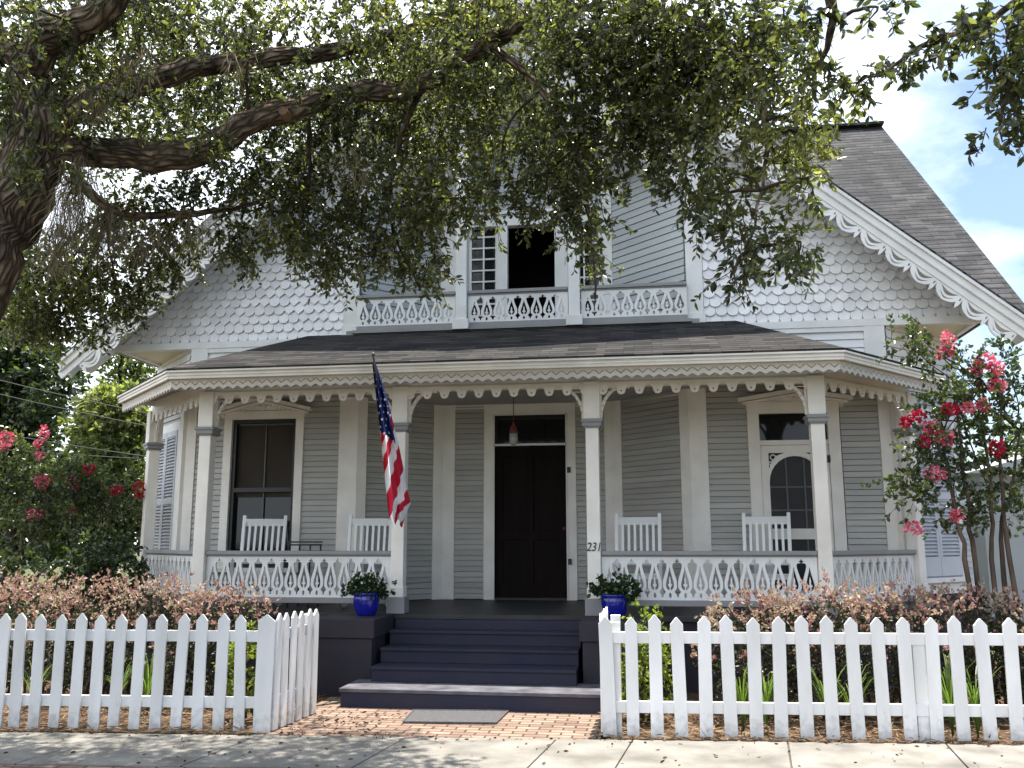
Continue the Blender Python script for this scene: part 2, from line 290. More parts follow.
def cut_mesh(outer, holes, th):
    cu = bpy.data.curves.new('cut', 'CURVE'); cu.dimensions = '2D'; cu.fill_mode = 'BOTH'; cu.extrude = th/2
    for poly in outer+holes:
        sp = cu.splines.new('POLY'); sp.points.add(len(poly)-1); sp.use_cyclic_u = True
        for i, (x, y) in enumerate(poly): sp.points[i].co = (x, y, 0, 1)
    o = bpy.data.objects.new('cut', cu); C.objects.link(o)
    dg = bpy.context.evaluated_depsgraph_get(); me = bpy.data.meshes.new_from_object(o.evaluated_get(dg))
    vs = [v.co.copy() for v in me.vertices]; fs = [tuple(p.vertices) for p in me.polygons]
    bpy.data.objects.remove(o); bpy.data.curves.remove(cu); bpy.data.meshes.remove(me)
    return vs, fs
def place2d(mb, vf, org, ux, uy):     # put a 2D cut shape in space: x -> ux, y -> uy, z -> normal
    ux = Vector(ux); uy = Vector(uy); uz = ux.normalized().cross(uy.normalized()); org = Vector(org)
    mb.add([org+ux*v.x+uy*v.y+uz*v.z for v in vf[0]], vf[1]); return mb
def bisect(o, planes):      # keep the side opposite to each plane's normal
    import bmesh
    bm = bmesh.new(); bm.from_mesh(o.data)
    for co, no in planes:
        bmesh.ops.bisect_plane(bm, geom=bm.verts[:]+bm.edges[:]+bm.faces[:], plane_co=co, plane_no=no, clear_outer=True)
    bm.to_mesh(o.data); bm.free()
# ------------------------------------------------------------------ foliage
def leaf_mesh(name, pos, dirs, size, m, parent, width=.42, fold=.25, label=None):
    """pos, dirs: (N,3); every leaf is a folded six-point blade"""
    N = len(pos); pos = np.asarray(pos); d = np.asarray(dirs); d = d/np.linalg.norm(d, axis=1, keepdims=True)
    rv = rng.normal(size=(N, 3)); s = np.cross(d, rv); s /= np.linalg.norm(s, axis=1, keepdims=True); n = np.cross(s, d)
    L_ = (size*(.7+.6*rng.random(N)))[:, None]; W = L_*width/2; f = W*fold
    v = np.empty((N, 6, 3))
    v[:, 0] = pos; v[:, 1] = pos+d*L_*.35+s*W+n*f; v[:, 2] = pos+d*L_*.72+s*W*.8+n*f
    v[:, 3] = pos+d*L_-n*f*.6; v[:, 4] = pos+d*L_*.72-s*W*.8+n*f; v[:, 5] = pos+d*L_*.35-s*W+n*f
    off = worldloc(parent); v -= np.array(off)
    base = (np.arange(N)*6)[:, None]; idx = np.concatenate([base+np.array([0, 1, 2, 3]), base+np.array([0, 3, 4, 5])], axis=1).reshape(-1)
    me = bpy.data.meshes.new(name); me.vertices.add(6*N); me.vertices.foreach_set('co', v.reshape(-1))
    me.loops.add(8*N); me.loops.foreach_set('vertex_index', idx.astype(np.int32))
    me.polygons.add(2*N); me.polygons.foreach_set('loop_start', (np.arange(2*N)*4).astype(np.int32))
    me.polygons.foreach_set('loop_total', np.full(2*N, 4, np.int32))
    me.update(calc_edges=True); me.validate(); me.materials.append(M[m])
    o = bpy.data.objects.new(name, me); C.objects.link(o)
    if parent: o.parent = parent
    if label: o['label'] = label
    return o
def sprays(centers, radii, n, droop=.5, length=(.2, .45), nl=14, shell=.0):
    """leafy twigs through ellipsoids; returns leaf pos/dirs and twig point lists"""
    P = []; D = []; T = []
    cs = np.array(centers); rs = np.array(radii); vol = rs.prod(axis=1)**(2/3); pr = vol/vol.sum()
    for k in rng.choice(len(cs), size=n, p=pr):
        u = rng.normal(size=3); u /= np.linalg.norm(u); q = rng.random()**(1/3); q = max(q, shell*rng.random()+shell*.3)
        st = cs[k]+u*q*rs[k]
        d = u*.6+rng.normal(size=3)*.6; d[2] -= droop; d /= np.linalg.norm(d)
        ln = rng.uniform(*length); seg = 5; pts = [st]; dd = d.copy()
        for i in range(seg):
            dd = dd+rng.normal(size=3)*.18; dd[2] -= droop*.18; dd /= np.linalg.norm(dd); pts.append(pts[-1]+dd*ln/seg)
        T.append(pts); pts = np.array(pts)
        t = np.sort(rng.random(nl))*.92+.08; x = t*seg; i = np.minimum(x.astype(int), seg-1); fr = (x-i)[:, None]
        p = pts[i]*(1-fr)+pts[i+1]*fr; ax = pts[i+1]-pts[i]; ax /= np.linalg.norm(ax, axis=1, keepdims=True)
        side = rng.normal(size=(nl, 3)); side -= ax*(side*ax).sum(1, keepdims=True); side /= np.linalg.norm(side, axis=1, keepdims=True)
        P.append(p); D.append(ax*.75+side)
    return np.concatenate(P), np.concatenate(D), T
def twig_mesh(mb, T, r=.004):
    for pts in T: mb.tube([pts[0], pts[2], pts[4], pts[-1]], [r, r*.8, r*.6, r*.3], 3)
def blob(n, c, rad, shell=.0, flat_dir=None):
    u = rng.normal(size=(n, 3)); u /= np.linalg.norm(u, axis=1, keepdims=True); q = rng.random(n)**(1/3)
    if shell: q = shell+(1-shell)*q
    return np.array(c)+u*q[:, None]*np.array(rad), u
def limb(mb, pts, r0, r1, n=10, wob=.03, sub=4):
    pts = [Vector(p) for p in pts]; out_ = []
    for i in range(len(pts)-1):       # Catmull-Rom
        a = pts[max(i-1, 0)]; b = pts[i]; c = pts[i+1]; d = pts[min(i+2, len(pts)-1)]
        for k in range(sub):
            t = k/sub; out_.append(.5*((2*b)+(c-a)*t+(2*a-5*b+4*c-d)*t*t+(3*b-a-3*c+d)*t**3))
    out_.append(pts[-1]); k = len(out_)
    out_ = [p+Vector(rng.normal(size=3))*wob*(0 if i in (0, k-1) else 1)*.4 for i, p in enumerate(out_)]
    mb.tube(out_, [(r0+(r1-r0)*i/(k-1))*(1+rng.uniform(-.08, .08)) for i in range(k)], n); return out_
# ================================================================== SETTING
def sheet(name, pts, z, m, kind='structure', uv=False):
    b = MB(); b.add([(x, y, z) for x, y in pts], [tuple(range(len(pts)))]); o = b.build(name, m)
    if uv: planar_uv(o)
    o['kind'] = kind; return o
sheet('ground', [(-400, -400), (400, -400), (400, 400), (-400, 400)], 0, 'grass_g')
SWY = lambda x: -2.69+.085*x
sheet('mulch_bed', [(-14, SWY(-14)), (14, SWY(14)), (14, 3.4), (-14, 3.4)], .005, 'mulch')
sheet('brick_path', [(-1.62, SWY(-1.62)-.02), (1.24, SWY(1.24)-.02), (1.24, -.9), (-1.62, -.9)], .022, 'brick', uv=True)
sheet('sidewalk_bed', [(-16, SWY(-16)), (-16, SWY(-16)-2.1), (16, SWY(16)-2.1), (16, SWY(16))], .012, 'joint')
swb = MB(); xs = [-15.3]
while xs[-1] < -1: xs.append(xs[-1]+1.22)
xs = [x+(.89-1.22-xs[-1]) for x in xs]+[.89, 1.5]
while xs[-1] < 15: xs.append(xs[-1]+1.22)
for a, b_ in zip(xs[:-1], xs[1:]):
    a += .006; b_ -= .006; y0 = SWY(a); y1 = SWY(b_)
    swb.hexa([(a-.12, y0-1.06, .0), (b_-.12, y1-1.06, .0), (b_, y1, .0), (a, y0, .0)], [(a-.12, y0-1.06, .03), (b_-.12, y1-1.06, .03), (b_, y1, .03), (a, y0, .03)])
setp(swb.build('sidewalk', 'concrete', bevel=.006), kind='structure')
o = sheet('brick_verge', [(-16, SWY(-16)-1.07), (-16, SWY(-16)-1.95), (16, SWY(16)-1.95), (16, SWY(16)-1.07)], .024, 'brick', uv=True)
kb = MB(); kb.wall((-16, SWY(-16)-2.1), (16, SWY(16)-2.1), -.02, .028, .15); setp(kb.build('kerb', 'concrete', bevel=.01), kind='structure')
sheet('street', [(-60, SWY(-60)-2.11), (-60, -12), (60, -12), (60, SWY(60)-2.11)], .004, 'asphalt')
# loose straw, chips and fallen leaves
N = 9000
p = np.stack([rng.uniform(-7, 7.5, N), np.zeros(N), rng.uniform(.008, .05, N)], 1)
p[:, 1] = -2.63+.085*p[:, 0]+rng.random(N)**1.5*1.9
ok = ~((p[:, 0] > -1.62) & (p[:, 0] < 1.26)); p = p[ok]
d = rng.normal(size=p.shape)*[1, 1, .22]
setp(leaf_mesh('pine_straw', p, d, .10, 'straw', None, width=.10), kind='stuff')
N = 330
p = np.stack([rng.uniform(-7, 7, N), np.zeros(N), np.full(N, .036)], 1); p[:, 1] = -2.70+.085*p[:, 0]-rng.random(N)**3*1.1
q = np.stack([rng.uniform(-1.6, -.6, 160), rng.uniform(-2.75, -1.7, 160), np.full(160, .03)], 1)
p = np.concatenate([p, q]); d = rng.normal(size=p.shape)*[1, 1, .15]
setp(leaf_mesh('fallen_leaves', p, d, .038, 'mulch', None, width=.4), kind='stuff')

# ================================================================== HOUSE
FL = .795; YW = 1.564; YD = 2.518
house = empty('house', (0, 1.5, 0), 'grey and white Victorian cottage with sawn-work porch, shingled gable and shutters', 'house')
def clap(p, q, z0, z1, pitch, m, name='clapboard_wall', cuts=None, th=.12):
    p = Vector(p); q = Vector(q); d = (q-p).normalized(); n = Vector((d.y, -d.x)); b = MB()
    b.wall((p.x, p.y), (q.x, q.y), z0, z1, th)
    z = z0
    while z < z1-.01:
        zt = min(z+pitch, z1); o1 = n*.034; o2 = n*.020; zl = z+(.007 if pitch > .1 else .009)
        b.add([(*(p+o1), zl), (*(q+o1), zl), (*(q+o2), zt), (*(p+o2), zt), (*p, zl), (*q, zl), (*p, zt), (*q, zt)], [(0, 1, 2, 3), (4, 5, 1, 0), (3, 2, 7, 6)])
        z += pitch
    o = b.build(name, m, house)
    if cuts: bisect(o, [(Vector(c)-worldloc(house), n_) for c, n_ in cuts])
    return o
PT = .075
clap((-4.71, YW), (-4.14, YW), .8, 3.58, PT, 'clap'); clap((-3.0, YW), (-2.3, YW), .8, 3.58, PT, 'clap')
clap((-4.14, YW), (-3.0, YW), 3.3, 3.58, PT, 'clap'); clap((-4.14, YW), (-3.0, YW), .8, 1.2, PT, 'clap')
clap((2.3, YW), (2.97, YW), .8, 3.58, PT, 'clap'); clap((4.10, YW), (4.71, YW), .8, 3.58, PT, 'clap')
clap((2.97, YW), (4.10, YW), 3.25, 3.58, PT, 'clap')
clap((-2.22, YW), (-1.3, YD), .8, 3.62, PT, 'clap'); clap((1.25, YD), (2.22, YW), .8, 3.62, PT, 'clap')
clap((-1.3, YD), (-.64, YD), .8, 3.62, PT, 'clap'); clap((.67, YD), (1.25, YD), .8, 3.62, PT, 'clap')
clap((-5.9, 2.753), (-4.71, YW), .95, 3.6, PT, 'clap'); clap((4.71, YW), (5.9, 2.753), .95, 3.6, PT, 'clap2')
clap((-5.9, 2.753), (-4.71, YW), 3.6, 4.36, .11, 'clapw'); clap((4.71, YW), (5.9, 2.753), 3.6, 4.36, .11, 'clapw')
clap((-4.71, YW), (-2.25, YW), 3.585, 4.33, .11, 'clapw'); clap((2.25, YW), (4.71, YW), 3.585, 4.33, .11, 'clapw'); clap((-2.25, YW), (2.25, YW), 3.7, 4.4, .11, 'clapw')
clap((5.9, 2.753), (5.9, 12.3), .6, 4.3, PT, 'clap2'); clap((-5.9, 12.3), (-5.9, 2.753), .6, 4.3, PT, 'clap')
b = MB(); b.wall((5.9, 12.3), (-5.9, 12.3), 0, 4.3, .12); b.build('rear_wall', 'clap', house)
# gable triangles at the side ends of the main roof
for s in (-1, 1):
    b = MB(); x = 5.9*s
    b.hexa([(x, 1.6, 4.3), (x, 12.3, 4.3), (x, 6.96, 9.2)], [(x-.1*s, 1.6, 4.3), (x-.1*s, 12.3, 4.3), (x-.1*s, 6.96, 9.2)]); b.build('side_gable', 'shing', house)
for a, c in (((-5.92, 2.76), (-4.72, YW-.02)), ((4.72, YW-.02), (5.92, 2.76)), ((5.92, 2.76), (5.92, 12.3)), ((-5.92, 12.3), (-5.92, 2.76))): b = MB(); b.wall(a, c, 0, .93, .15); b.build('foundation', 'cheek', house)
for a, c in (((-5.95, 2.76), (-4.72, YW-.05)), ((4.72, YW-.05), (5.95, 2.76))): b = MB(); b.wall(a, c, .935, 1.05, .1); b.build('water_table', 'white', house)
# corner boards / pilasters
def pil(pts, z0, z1, m='cream', th=.03, name='pilaster'):
    b = MB()
    for a, c in pts: b.wall(a, c, z0, z1, th+.045)
    return b.build(name, m, house, bevel=.004)
g = .045
pil([((-2.476, YW-g), (-2.222, YW-g))], FL, 3.56); pil([((2.222, YW-g), (2.447, YW-g))], FL, 3.56)
pil([((-2.215, YW-g-.01), (-2.10, YW+.03))], FL, 3.56, name='corner_bead'); pil([((2.10, YW+.03), (2.215, YW-g-.01))], FL, 3.56, name='corner_bead')
pil([((1.18, YD-.05), (1.32, YD-.13))], FL, 3.56, name='corner_bead'); pil([((-1.36, YD-.12), (-1.24, YD-.05))], FL, 3.56, name='corner_bead')
pil([((-1.335, YD-g), (-1.065, YD-g))], FL, 3.56); pil([((1.085, YD-g), (1.27, YD-g))], FL, 3.56)
pil([((4.56, YW-g), (4.70, YW-g)), ((4.745, YW-.07), (4.87, YW+.07))], FL, 3.9)
pil([((-4.87, YW+.07), (-4.745, YW-.07)), ((-4.70, YW-g), (-4.56, YW-g))], FL, 3.9)
pil([((5.78, 2.61), (5.93, 2.76))], .95, 4.3, 'white'); pil([((-5.93, 2.76), (-5.78, 2.61))], .95, 4.3, 'white')
b = MB()
for a, c in (((-2.2, YW-.02), (-1.31, YD-.02)), ((-1.3, YD-.03), (1.25, YD-.03)), ((1.27, YD-.02), (2.2, YW-.02))): b.wall(a, c, 3.49, 3.55, .04)
b.build('ceiling_moulding', 'cream', house)
# ------------------------------------------------ frieze under the gable
b = MB(); y = YW-.062
b.box(-5.9, 5.9, y, YW+.05, 4.30, 4.40); b.build('gable_base_trim', 'white', house, bevel=.004)
for s in (-1, 1):
    b = MB()
    xs_ = (4.70*s, 4.45*s); b.box(min(xs_), max(xs_), y+.004, YW+.03, 3.7, 4.30)
    b.box(min(2.3*s, 4.45*s), max(2.3*s, 4.45*s), y+.01, YW+.03, 4.24, 4.30)
    b.box(min(2.3*s, 2.5*s), max(2.3*s, 2.5*s), y+.004, YW+.03, 3.7, 4.24); b.build('frieze_board', 'white', house)
# ------------------------------------------------ upper gable wall with cut shingles
ST = Vector((.848, 0, 1)).normalized()
for s in (-1, 1):
    b = MB(); P3 = [(2.25*s, YW, 4.38), (5.88*s, YW, 4.38), (2.25*s, YW, 7.40)]
    b.hexa(P3, [(x, YW+.1, z) for x, _, z in P3]); b.build('gable_wall', 'shing', house)
    b = MB(); sw = .147; rh = .125; row = 0
    z = 4.385
    while z < 7.5:
        n_ = int(3.6/sw)+2
        for i in range(n_):
            xc = 2.47+sw/2*(row % 2)+i*sw
            if 9.34-.848*xc < z-.05: break
            jit = rng.uniform(-.003, .003); zb = z+jit; hw = sw/2-.0015
            lat = (i+ (row//2)) % 9; k2 = row % 11
            diamond = (row > 0) and ((abs(lat-4)+abs(k2-5)) in (3, 4) or (row > 3 and (i*7+row*5) % 13 < 3))
            if row == 0 : diamond = False
            if diamond: low = [(-hw, .062), (0, .0), (hw, .062)]
            else: low = [(-hw, .058)]+[(-hw*math.cos(t), .058-.058*math.sin(t)) for t in (math.pi*q/8 for q in range(1, 8))]+[(hw, .058)]
            top = rh+.05
            f2 = [(u, v) for u, v in low]+[(hw, top), (-hw, top)]
            yo = lambda v: YW-.040+.034*(v/top)+rng.uniform(0, 0)
            vs = [((xc+u)*s, yo(v), zb+v) for u, v in f2]+[((xc+u)*s, yo(v)+.014, zb+v) for u, v in f2]
            k = len(f2); fs = [tuple(range(k))]+[(q, (q+1) % k, k+(q+1) % k, k+q) for q in range(k)]
            b.add(vs, fs)
        z += rh; row += 1
    o = b.build('cut_shingle_cladding', 'shing', house)
    wl = worldloc(house)
    bisect(o, [(Vector((0, 0, 9.30))-wl, Vector((.848*s, 0, 1)).normalized()), (Vector((2.47*s, 0, 0))-wl, Vector((-s, 0, 0)))])
# header over balcony opening
b = MB()
for s in (-1, 1):
    q4 = [(0, YW-.02, 8.2), (2.25*s, YW-.02, 8.2-.848*2.25), (2.25*s, YW-.02, 9.3-.848*2.25), (0, YW-.02, 9.3)]
    b.hexa(q4, [(x, YW+.1, z) for x, _, z in q4])
b.build('gable_header', 'shing', house)
slab('balcony_ceiling', [(0, YW+.1, 8.3), (2.35, YW+.1, 8.3-.848*2.35), (2.35, YD+.2, 8.3-.848*2.35), (0, YD+.2, 8.3)], .05, 'cream', house, False)
slab('balcony_ceiling', [(0, YW+.1, 8.3), (-2.35, YW+.1, 8.3-.848*2.35), (-2.35, YD+.2, 8.3-.848*2.35), (0, YD+.2, 8.3)], .05, 'cream', house, False)
for s in (-1, 1):
    b = MB(); x0, x1 = sorted((2.25*s, 2.465*s)); b.box(x0, x1, YW-.045, YW+.06, 4.40, 6.42)
    b.box(x0-.02, x1+.02, YW-.06, YW+.06, 4.36, 4.56); b.build('balcony_pilaster', 'white', house, bevel=.004)
cutp = [((0, 0, 8.27), Vector((.848, 0, 1)).normalized()), ((0, 0, 8.27), Vector((-.848, 0, 1)).normalized())]
clap((-2.25, YW+.02), (-1.3, YD), 4.5, 8.3, .104, 'clap2', 'balcony_side_wall', cutp); clap((1.25, YD), (2.25, YW+.02), 4.5, 8.3, .104, 'clap2', 'balcony_side_wall', cutp)
U = lambda px, py: at(px, py, Y=YD)
lx0, lx1 = U(470, 260).x, U(497, 260).x; dx0, dx1 = U(508, 260).x, U(555, 260).x; rx0, rx1 = U(568, 260).x, U(600, 260).x; zt = U(530, 226).z
# balcony back wall pieces around openings
clap((-1.3, YD), (lx0-.02, YD), 4.5, 8.25, .104, 'clap2', 'balcony_back_wall', cutp); clap((rx1+.02, YD), (1.25, YD), 4.5, 8.25, .104, 'clap2', 'balcony_back_wall', cutp)
clap((lx0-.02, YD), (rx1+.02, YD), zt+.02, 8.25, .104, 'clap2', 'balcony_back_wall', cutp)
b = MB(); b.box(-1.3, 1.25, YD+1.4, YD+1.45, 4.5, 8); b.box(-1.3, -1.25, YD+.15, YD+1.4, 4.5, 8); b.box(1.2, 1.25, YD+.15, YD+1.4, 4.5, 8); b.box(-1.3, 1.25, YD+.15, YD+1.45, 7, 7.05); b.build('dark_room', 'dark', house)
b = MB(); y0 = YD-.05; y1 = YD+.06
b.box(-1.30, lx0-.04, y0, y1, 4.5, 7.2); b.box(rx1+.04, 1.25, y0, y1, 4.5, 7.2)
b.box(lx1, dx0, y0-.01, y1, 4.5, zt); b.box(dx1, rx0, y0-.01, y1, 4.5, zt); b.box(lx0-.04, rx1+.04, y0-.02, y1, zt, zt+.17); b.box(lx0-.10, rx1+.10, y0-.06, y1, zt+.17, zt+.22)
bd = b.build('balcony_door_casing', 'white', house, bevel=.004)
for xa, xb in ((lx0, lx1), (rx0, rx1)):
    b = MB(); b.box(xa, xb, YD+.045, YD+.05, 4.5, zt); wv = b.build('balcony_window', 'glassd', house)
    b = MB(); nx = 2; ys_ = YD+.01
    b.box(xa-.03, xa+.025, ys_-.01, ys_+.03, 4.5, zt); b.box(xb-.025, xb+.03, ys_-.01, ys_+.03, 4.5, zt); b.box((xa+xb)/2-.011, (xa+xb)/2+.011, ys_, ys_+.03, 4.5, zt)
    z = 4.72
    while z < zt: b.box(xa, xb, ys_+.002, ys_+.032, z-.011, z+.011); z += .173
    b.build('muntins', 'white', wv)
b = MB(); b.box(-2.4, 2.4, YW-.1, YD+1.5, 4.38, 4.47); b.build('balcony_floor', 'greytrim', house)
# ------------------------------------------------ sawn balustrades
def unitA(u0, z0, h, w_):     # keyhole gap
    k_ = 1.22; half = [(.03, 1.0), (.05, .975), (.035, .965), (.11, .955), (.13, .94), (.10, .925), (.04, .92), (.05, .905), (.2, .90), (.255, .86), (.25, .80), (.2, .70), (.135, .60), (.07, .50), (.038, .42), (.036, .27), (.09, .22), (.18, .165), (.10, .12), (.05, .09), (.045, .03)]
    P_ = [(u0+u*w_*k_, z0+v*h) for u, v in half]; P_ += [(u0-u*w_*k_, z0+v*h) for u, v in half[::-1]]; return P_
def unitB(u0, z0, h, w_):     # teardrop with fleur
    half = [(0, .82), (.06, .70), (.145, .56), (.225, .44), (.27, .35), (.235, .27), (.13, .215), (.035, .205), (.035, .29), (.12, .31), (.135, .345), (.05, .37), (.055, .46), (0, .56)]
    P_ = [(u0+u*w_, z0+v*h) for u, v in half]; P_ += [(u0-u*w_, z0+v*h) for u, v in half[::-1][1:-1]]; return P_
def unitC(u0, z0, h, w_):
    return [(u0+.085*w_*math.cos(t), z0+h*(.075+.07*math.sin(t))) for t in (2*math.pi*k/10 for k in range(10))]
def balustrade(p, q, zb, h, cap_w=.10, pitch=.163, nm='porch_balustrade'):
    p = Vector((*p, 0)); q = Vector((*q, 0)); Ln = (q-p).length; d = (q-p).normalized(); n = max(1, round(Ln/pitch)); w_ = Ln/n; top = zb+h+.055
    holes = []
    for i in range(n):
        if 0 < i: holes.append(unitA(i*w_, zb, h, w_))
        holes.append(unitB((i+.5)*w_, zb, h, w_)); holes.append(unitC((i+.5)*w_, zb, h, w_))
    vf = cut_mesh([[(0, zb-.02), (Ln, zb-.02), (Ln, top), (0, top)]], holes, .022)
    b = MB(); place2d(b, vf, p, d, (0, 0, 1)); pan = b.build(nm, 'white', house)
    b = MB(); b.bar(p+Vector((0, 0, top+.012))-d*.0, q+Vector((0, 0, top+.012)), cap_w, .045); b.bar(p+Vector((0, 0, top-.022)), q+Vector((0, 0, top-.022)), .045, .02); b.build('handrail', 'greytrim', pan, bevel=.004)
    b = MB(); b.bar(p+Vector((0, 0, zb-.052)), q+Vector((0, 0, zb-.052)), .06, .065); b.build('bottom_rail', 'greytrim', pan, bevel=.004)
    return pan
COLS = [(-5.2, 1.54, 44), (-3.60, 0, 0), (-1.18, 0, 0), (1.065, 0, 0), (3.53, 0, 0), (4.86, 1.43, 45)]
balustrade((-3.52, 0), (-1.26, 0), .985, .42); balustrade((1.145, 0), (3.45, 0), .985, .42)
balustrade((-5.14, 1.48), (-3.66, .06), .985, .42); balustrade((3.59, .06), (4.80, 1.37), .985, .42)
for a, c in ((-2.25, -.86), (-.68, .68), (.86, 2.25)): balustrade((a, 1.47), (c, 1.47), 4.545, .335, .08, .166, 'balcony_balustrade')
for x in (-.77, .77):
    b = MB(); b.box(x-.075, x+.075, 1.40, 1.55, 4.45, 7.5); b.box(x-.11, x+.11, 1.36, 1.58, 4.42, 4.56); b.box(x-.1, x+.1, 1.38, 1.56, 6.5, 6.56); b.build('balcony_post', 'white', house, bevel=.005)
b = MB(); b.box(-2.3, 2.3, 1.40, 1.54, 4.42, 4.462); b.build('balcony_sill', 'greytrim', house)
# ------------------------------------------------ roofs
SH = .05
RT = 9.48
slab('gable_roof', [(0, .93, RT), (6.31, .93, RT-.848*6.31), (6.31, 1.06, RT-.848*6.31), (0, 6.96, RT)], SH, 'roof', house)
slab('gable_roof', [(0, .93, RT), (-6.31, .93, RT-.848*6.31), (-6.31, 1.06, RT-.848*6.31), (0, 6.96, RT)], SH, 'roof', house)
zm = RT-.8929*5.93
for s in (-1, 1): slab('main_roof', [(0, 6.96, RT+.01), (6.33*s, 1.03, zm), (6.33*s, 6.96, RT+.01)], SH+.02, 'roof', house)
slab('main_roof', [(-6.33, 6.96, RT+.01), (6.33, 6.96, RT+.01), (6.33, 12.7, 4.3), (-6.33, 12.7, 4.3)], SH+.02, 'roof', house)
b = MB(); b.bar((-6.34, 6.96, RT+.03), (6.34, 6.96, RT+.03), .3, .05); b.build('ridge_cap', 'roof', house); planar_uv(bpy.data.objects['ridge_cap'])
for s in (-1, 1):
    b = MB(); b.bar((6.26*s, 1.05, zm-.24), (6.26*s, 6.96, RT-.24), .04, .2); b.build('barge_board', 'white', house)
    # rake fascia: built-up boards, all along the slope
    b = MB()
    def rk(x, dz, y): return Vector((x*s, y, RT-.848*x+dz))
    b.bar(rk(0, -.13, .955), rk(6.33, -.13, .955), .04, .13, (0, 0, 1)); b.bar(rk(0, -.255, .975), rk(6.33, -.255, .975), .03, .10); b.bar(rk(0, -.075, .945), rk(6.33, -.075, .945), .09, .035)
    b.bar(rk(0, -.19, .955), rk(6.33, -.19, .955), .06, .025)
    b.build('rake_fascia', 'white', house)
    slab('rake_soffit', [rk(0, -.10, .97), rk(6.3, -.10, .97), rk(6.3, -.10, 1.60), rk(0, -.10, 1.60)], .04, 'white', house, False)
    # pierced scrollwork hanging below the fascia
    ll = 6.08*math.hypot(1, .848); nU = 22; w_ = ll/nU; outer = [(0, 0)]; holes = []
    for i in range(nU):
        x0 = i*w_
        for u, v in ((.0, -.06), (.06, -.11), (.16, -.15), (.3, -.18), (.46, -.195), (.62, -.185), (.76, -.16), (.86, -.125), (.90, -.165), (.945, -.195), (.985, -.155), (1.0, -.13)): outer.append((x0+u*w_, v))
        def crescent(a0, b0, c0, d0): return [(x0+w_*(a0+(b0-a0)*t), c0-(d0)*math.sin(math.pi*t)) for t in (k/8 for k in range(9))]
        top_ = crescent(.14, .82, -.035, .035); bot_ = crescent(.14, .82, -.035, .082)[1:-1][::-1]; holes.append(top_+bot_)
        lo_t = crescent(.20, .76, -.095, .052); lo_b = crescent(.20, .76, -.095, .072)[1:-1][::-1]; holes.append(lo_t+lo_b)
        holes.append([(x0+w_*(.93+.03*math.cos(t)), -.075+.022*math.sin(t)) for t in (2*math.pi*k/8 for k in range(8))])
    outer += [(ll, 0)]
    vf = cut_mesh([outer], holes, .02); b = MB()
    dirv = Vector((s, 0, -.848)).normalized(); nv = Vector((.848*s, 0, 1)).normalized()
    org = rk(0, -.29, .985)
    place2d(b, vf, org, dirv, nv); b.build('scrollwork_bargeboard', 'white', house)
    # box soffit over the cut-away corner
    b = MB(); P3 = [(4.6*s, YW-.0, 4.355), (5.9*s, YW-.0, 4.355), (5.9*s, 2.9, 4.355), (4.6*s, 2.9, 4.355)]
    if s < 0: P3 = P3[::-1]
    b.hexa([(x, y_, z-.02) for x, y_, z in P3], [(x, y_, z+.02) for x, y_, z in P3]); b.build('corner_soffit', 'soffit', house)
    b = MB(); b.box(*sorted((5.86*s, 5.92*s)), YW, 2.9, 4.30, 4.37); b.build('soffit_edge', 'white', house)
# porch roof
EL, ER, EZ = (-3.86, -.58), (3.75, -.58), 3.60; TL, TR = -2.97, 2.86; ZT = 4.45; endL = (-5.52, 1.10); endR = (5.28, 1.22)
slab('porch_roof', [(*EL, EZ), (*ER, EZ), (TR, YW, ZT), (TL, YW, ZT)], .05, 'roofp', house)
slab('porch_roof', [(*ER, EZ), (*endR, EZ), (4.90, 1.62, 3.80), (4.4, YW+.02, 3.995), (TR, YW, ZT)], .05, 'roofp', house)
slab('porch_roof', [(*EL, EZ), (TL, YW, ZT), (-4.55, YW+.02, 3.98), (-5.13, 1.50, 3.80), (*endL, EZ)], .05, 'roofp', house)
# ceiling / soffit polygon
def poly_slab(name, pts, z0, z1, m, parent=house):
    b = MB(); b.hexa([(x, y_, z0) for x, y_ in pts], [(x, y_, z1) for x, y_ in pts]); return b.build(name, m, parent)
poly_slab('porch_ceiling', [EL, ER, endR, (4.9, 1.62), (4.7, 1.8), (1.3, 2.7), (-1.35, 2.7), (-4.7, 1.8), (-5.13, 1.5), endL], 3.551, 3.575, 'ceil')
def off(pts, dd):      # inset a polyline (porch outline, interior on its left)
    res = []; P_ = [Vector(p) for p in pts]; ns = []
    for a, c in zip(P_[:-1], P_[1:]): t = (c-a).normalized(); ns.append(Vector((-t.y, t.x)))
    for i, p_ in enumerate(P_):
        if i == 0: n_ = ns[0]; k = 1
        elif i == len(P_)-1: n_ = ns[-1]; k = 1
        else: n_ = (ns[i-1]+ns[i]).normalized(); k = 1/max(.3, n_.dot(ns[i]))
        res.append(p_+n_*dd*k)
    return res
EV = [(-5.13, 1.50), endL, EL, ER, endR, (4.90, 1.62)]
def polywall(name, pts, z0, z1, th, m, bev=.003):
    b = MB(); A = off(pts, 0); B = off(pts, th)
    for i in range(len(A)-1): b.hexa([(*A[i], z0), (*A[i+1], z0), (*B[i+1], z0), (*B[i], z0)], [(*A[i], z1), (*A[i+1], z1), (*B[i+1], z1), (*B[i], z1)])
    return b.build(name, m, house, bevel=0)
polywall('porch_fascia', off(EV, .012), 3.478, 3.565, .03, 'cream'); polywall('drip_edge', off(EV, -.012), 3.552, 3.572, .03, 'cream'); polywall('fascia_bead', off(EV, .0), 3.512, 3.528, .014, 'cream')
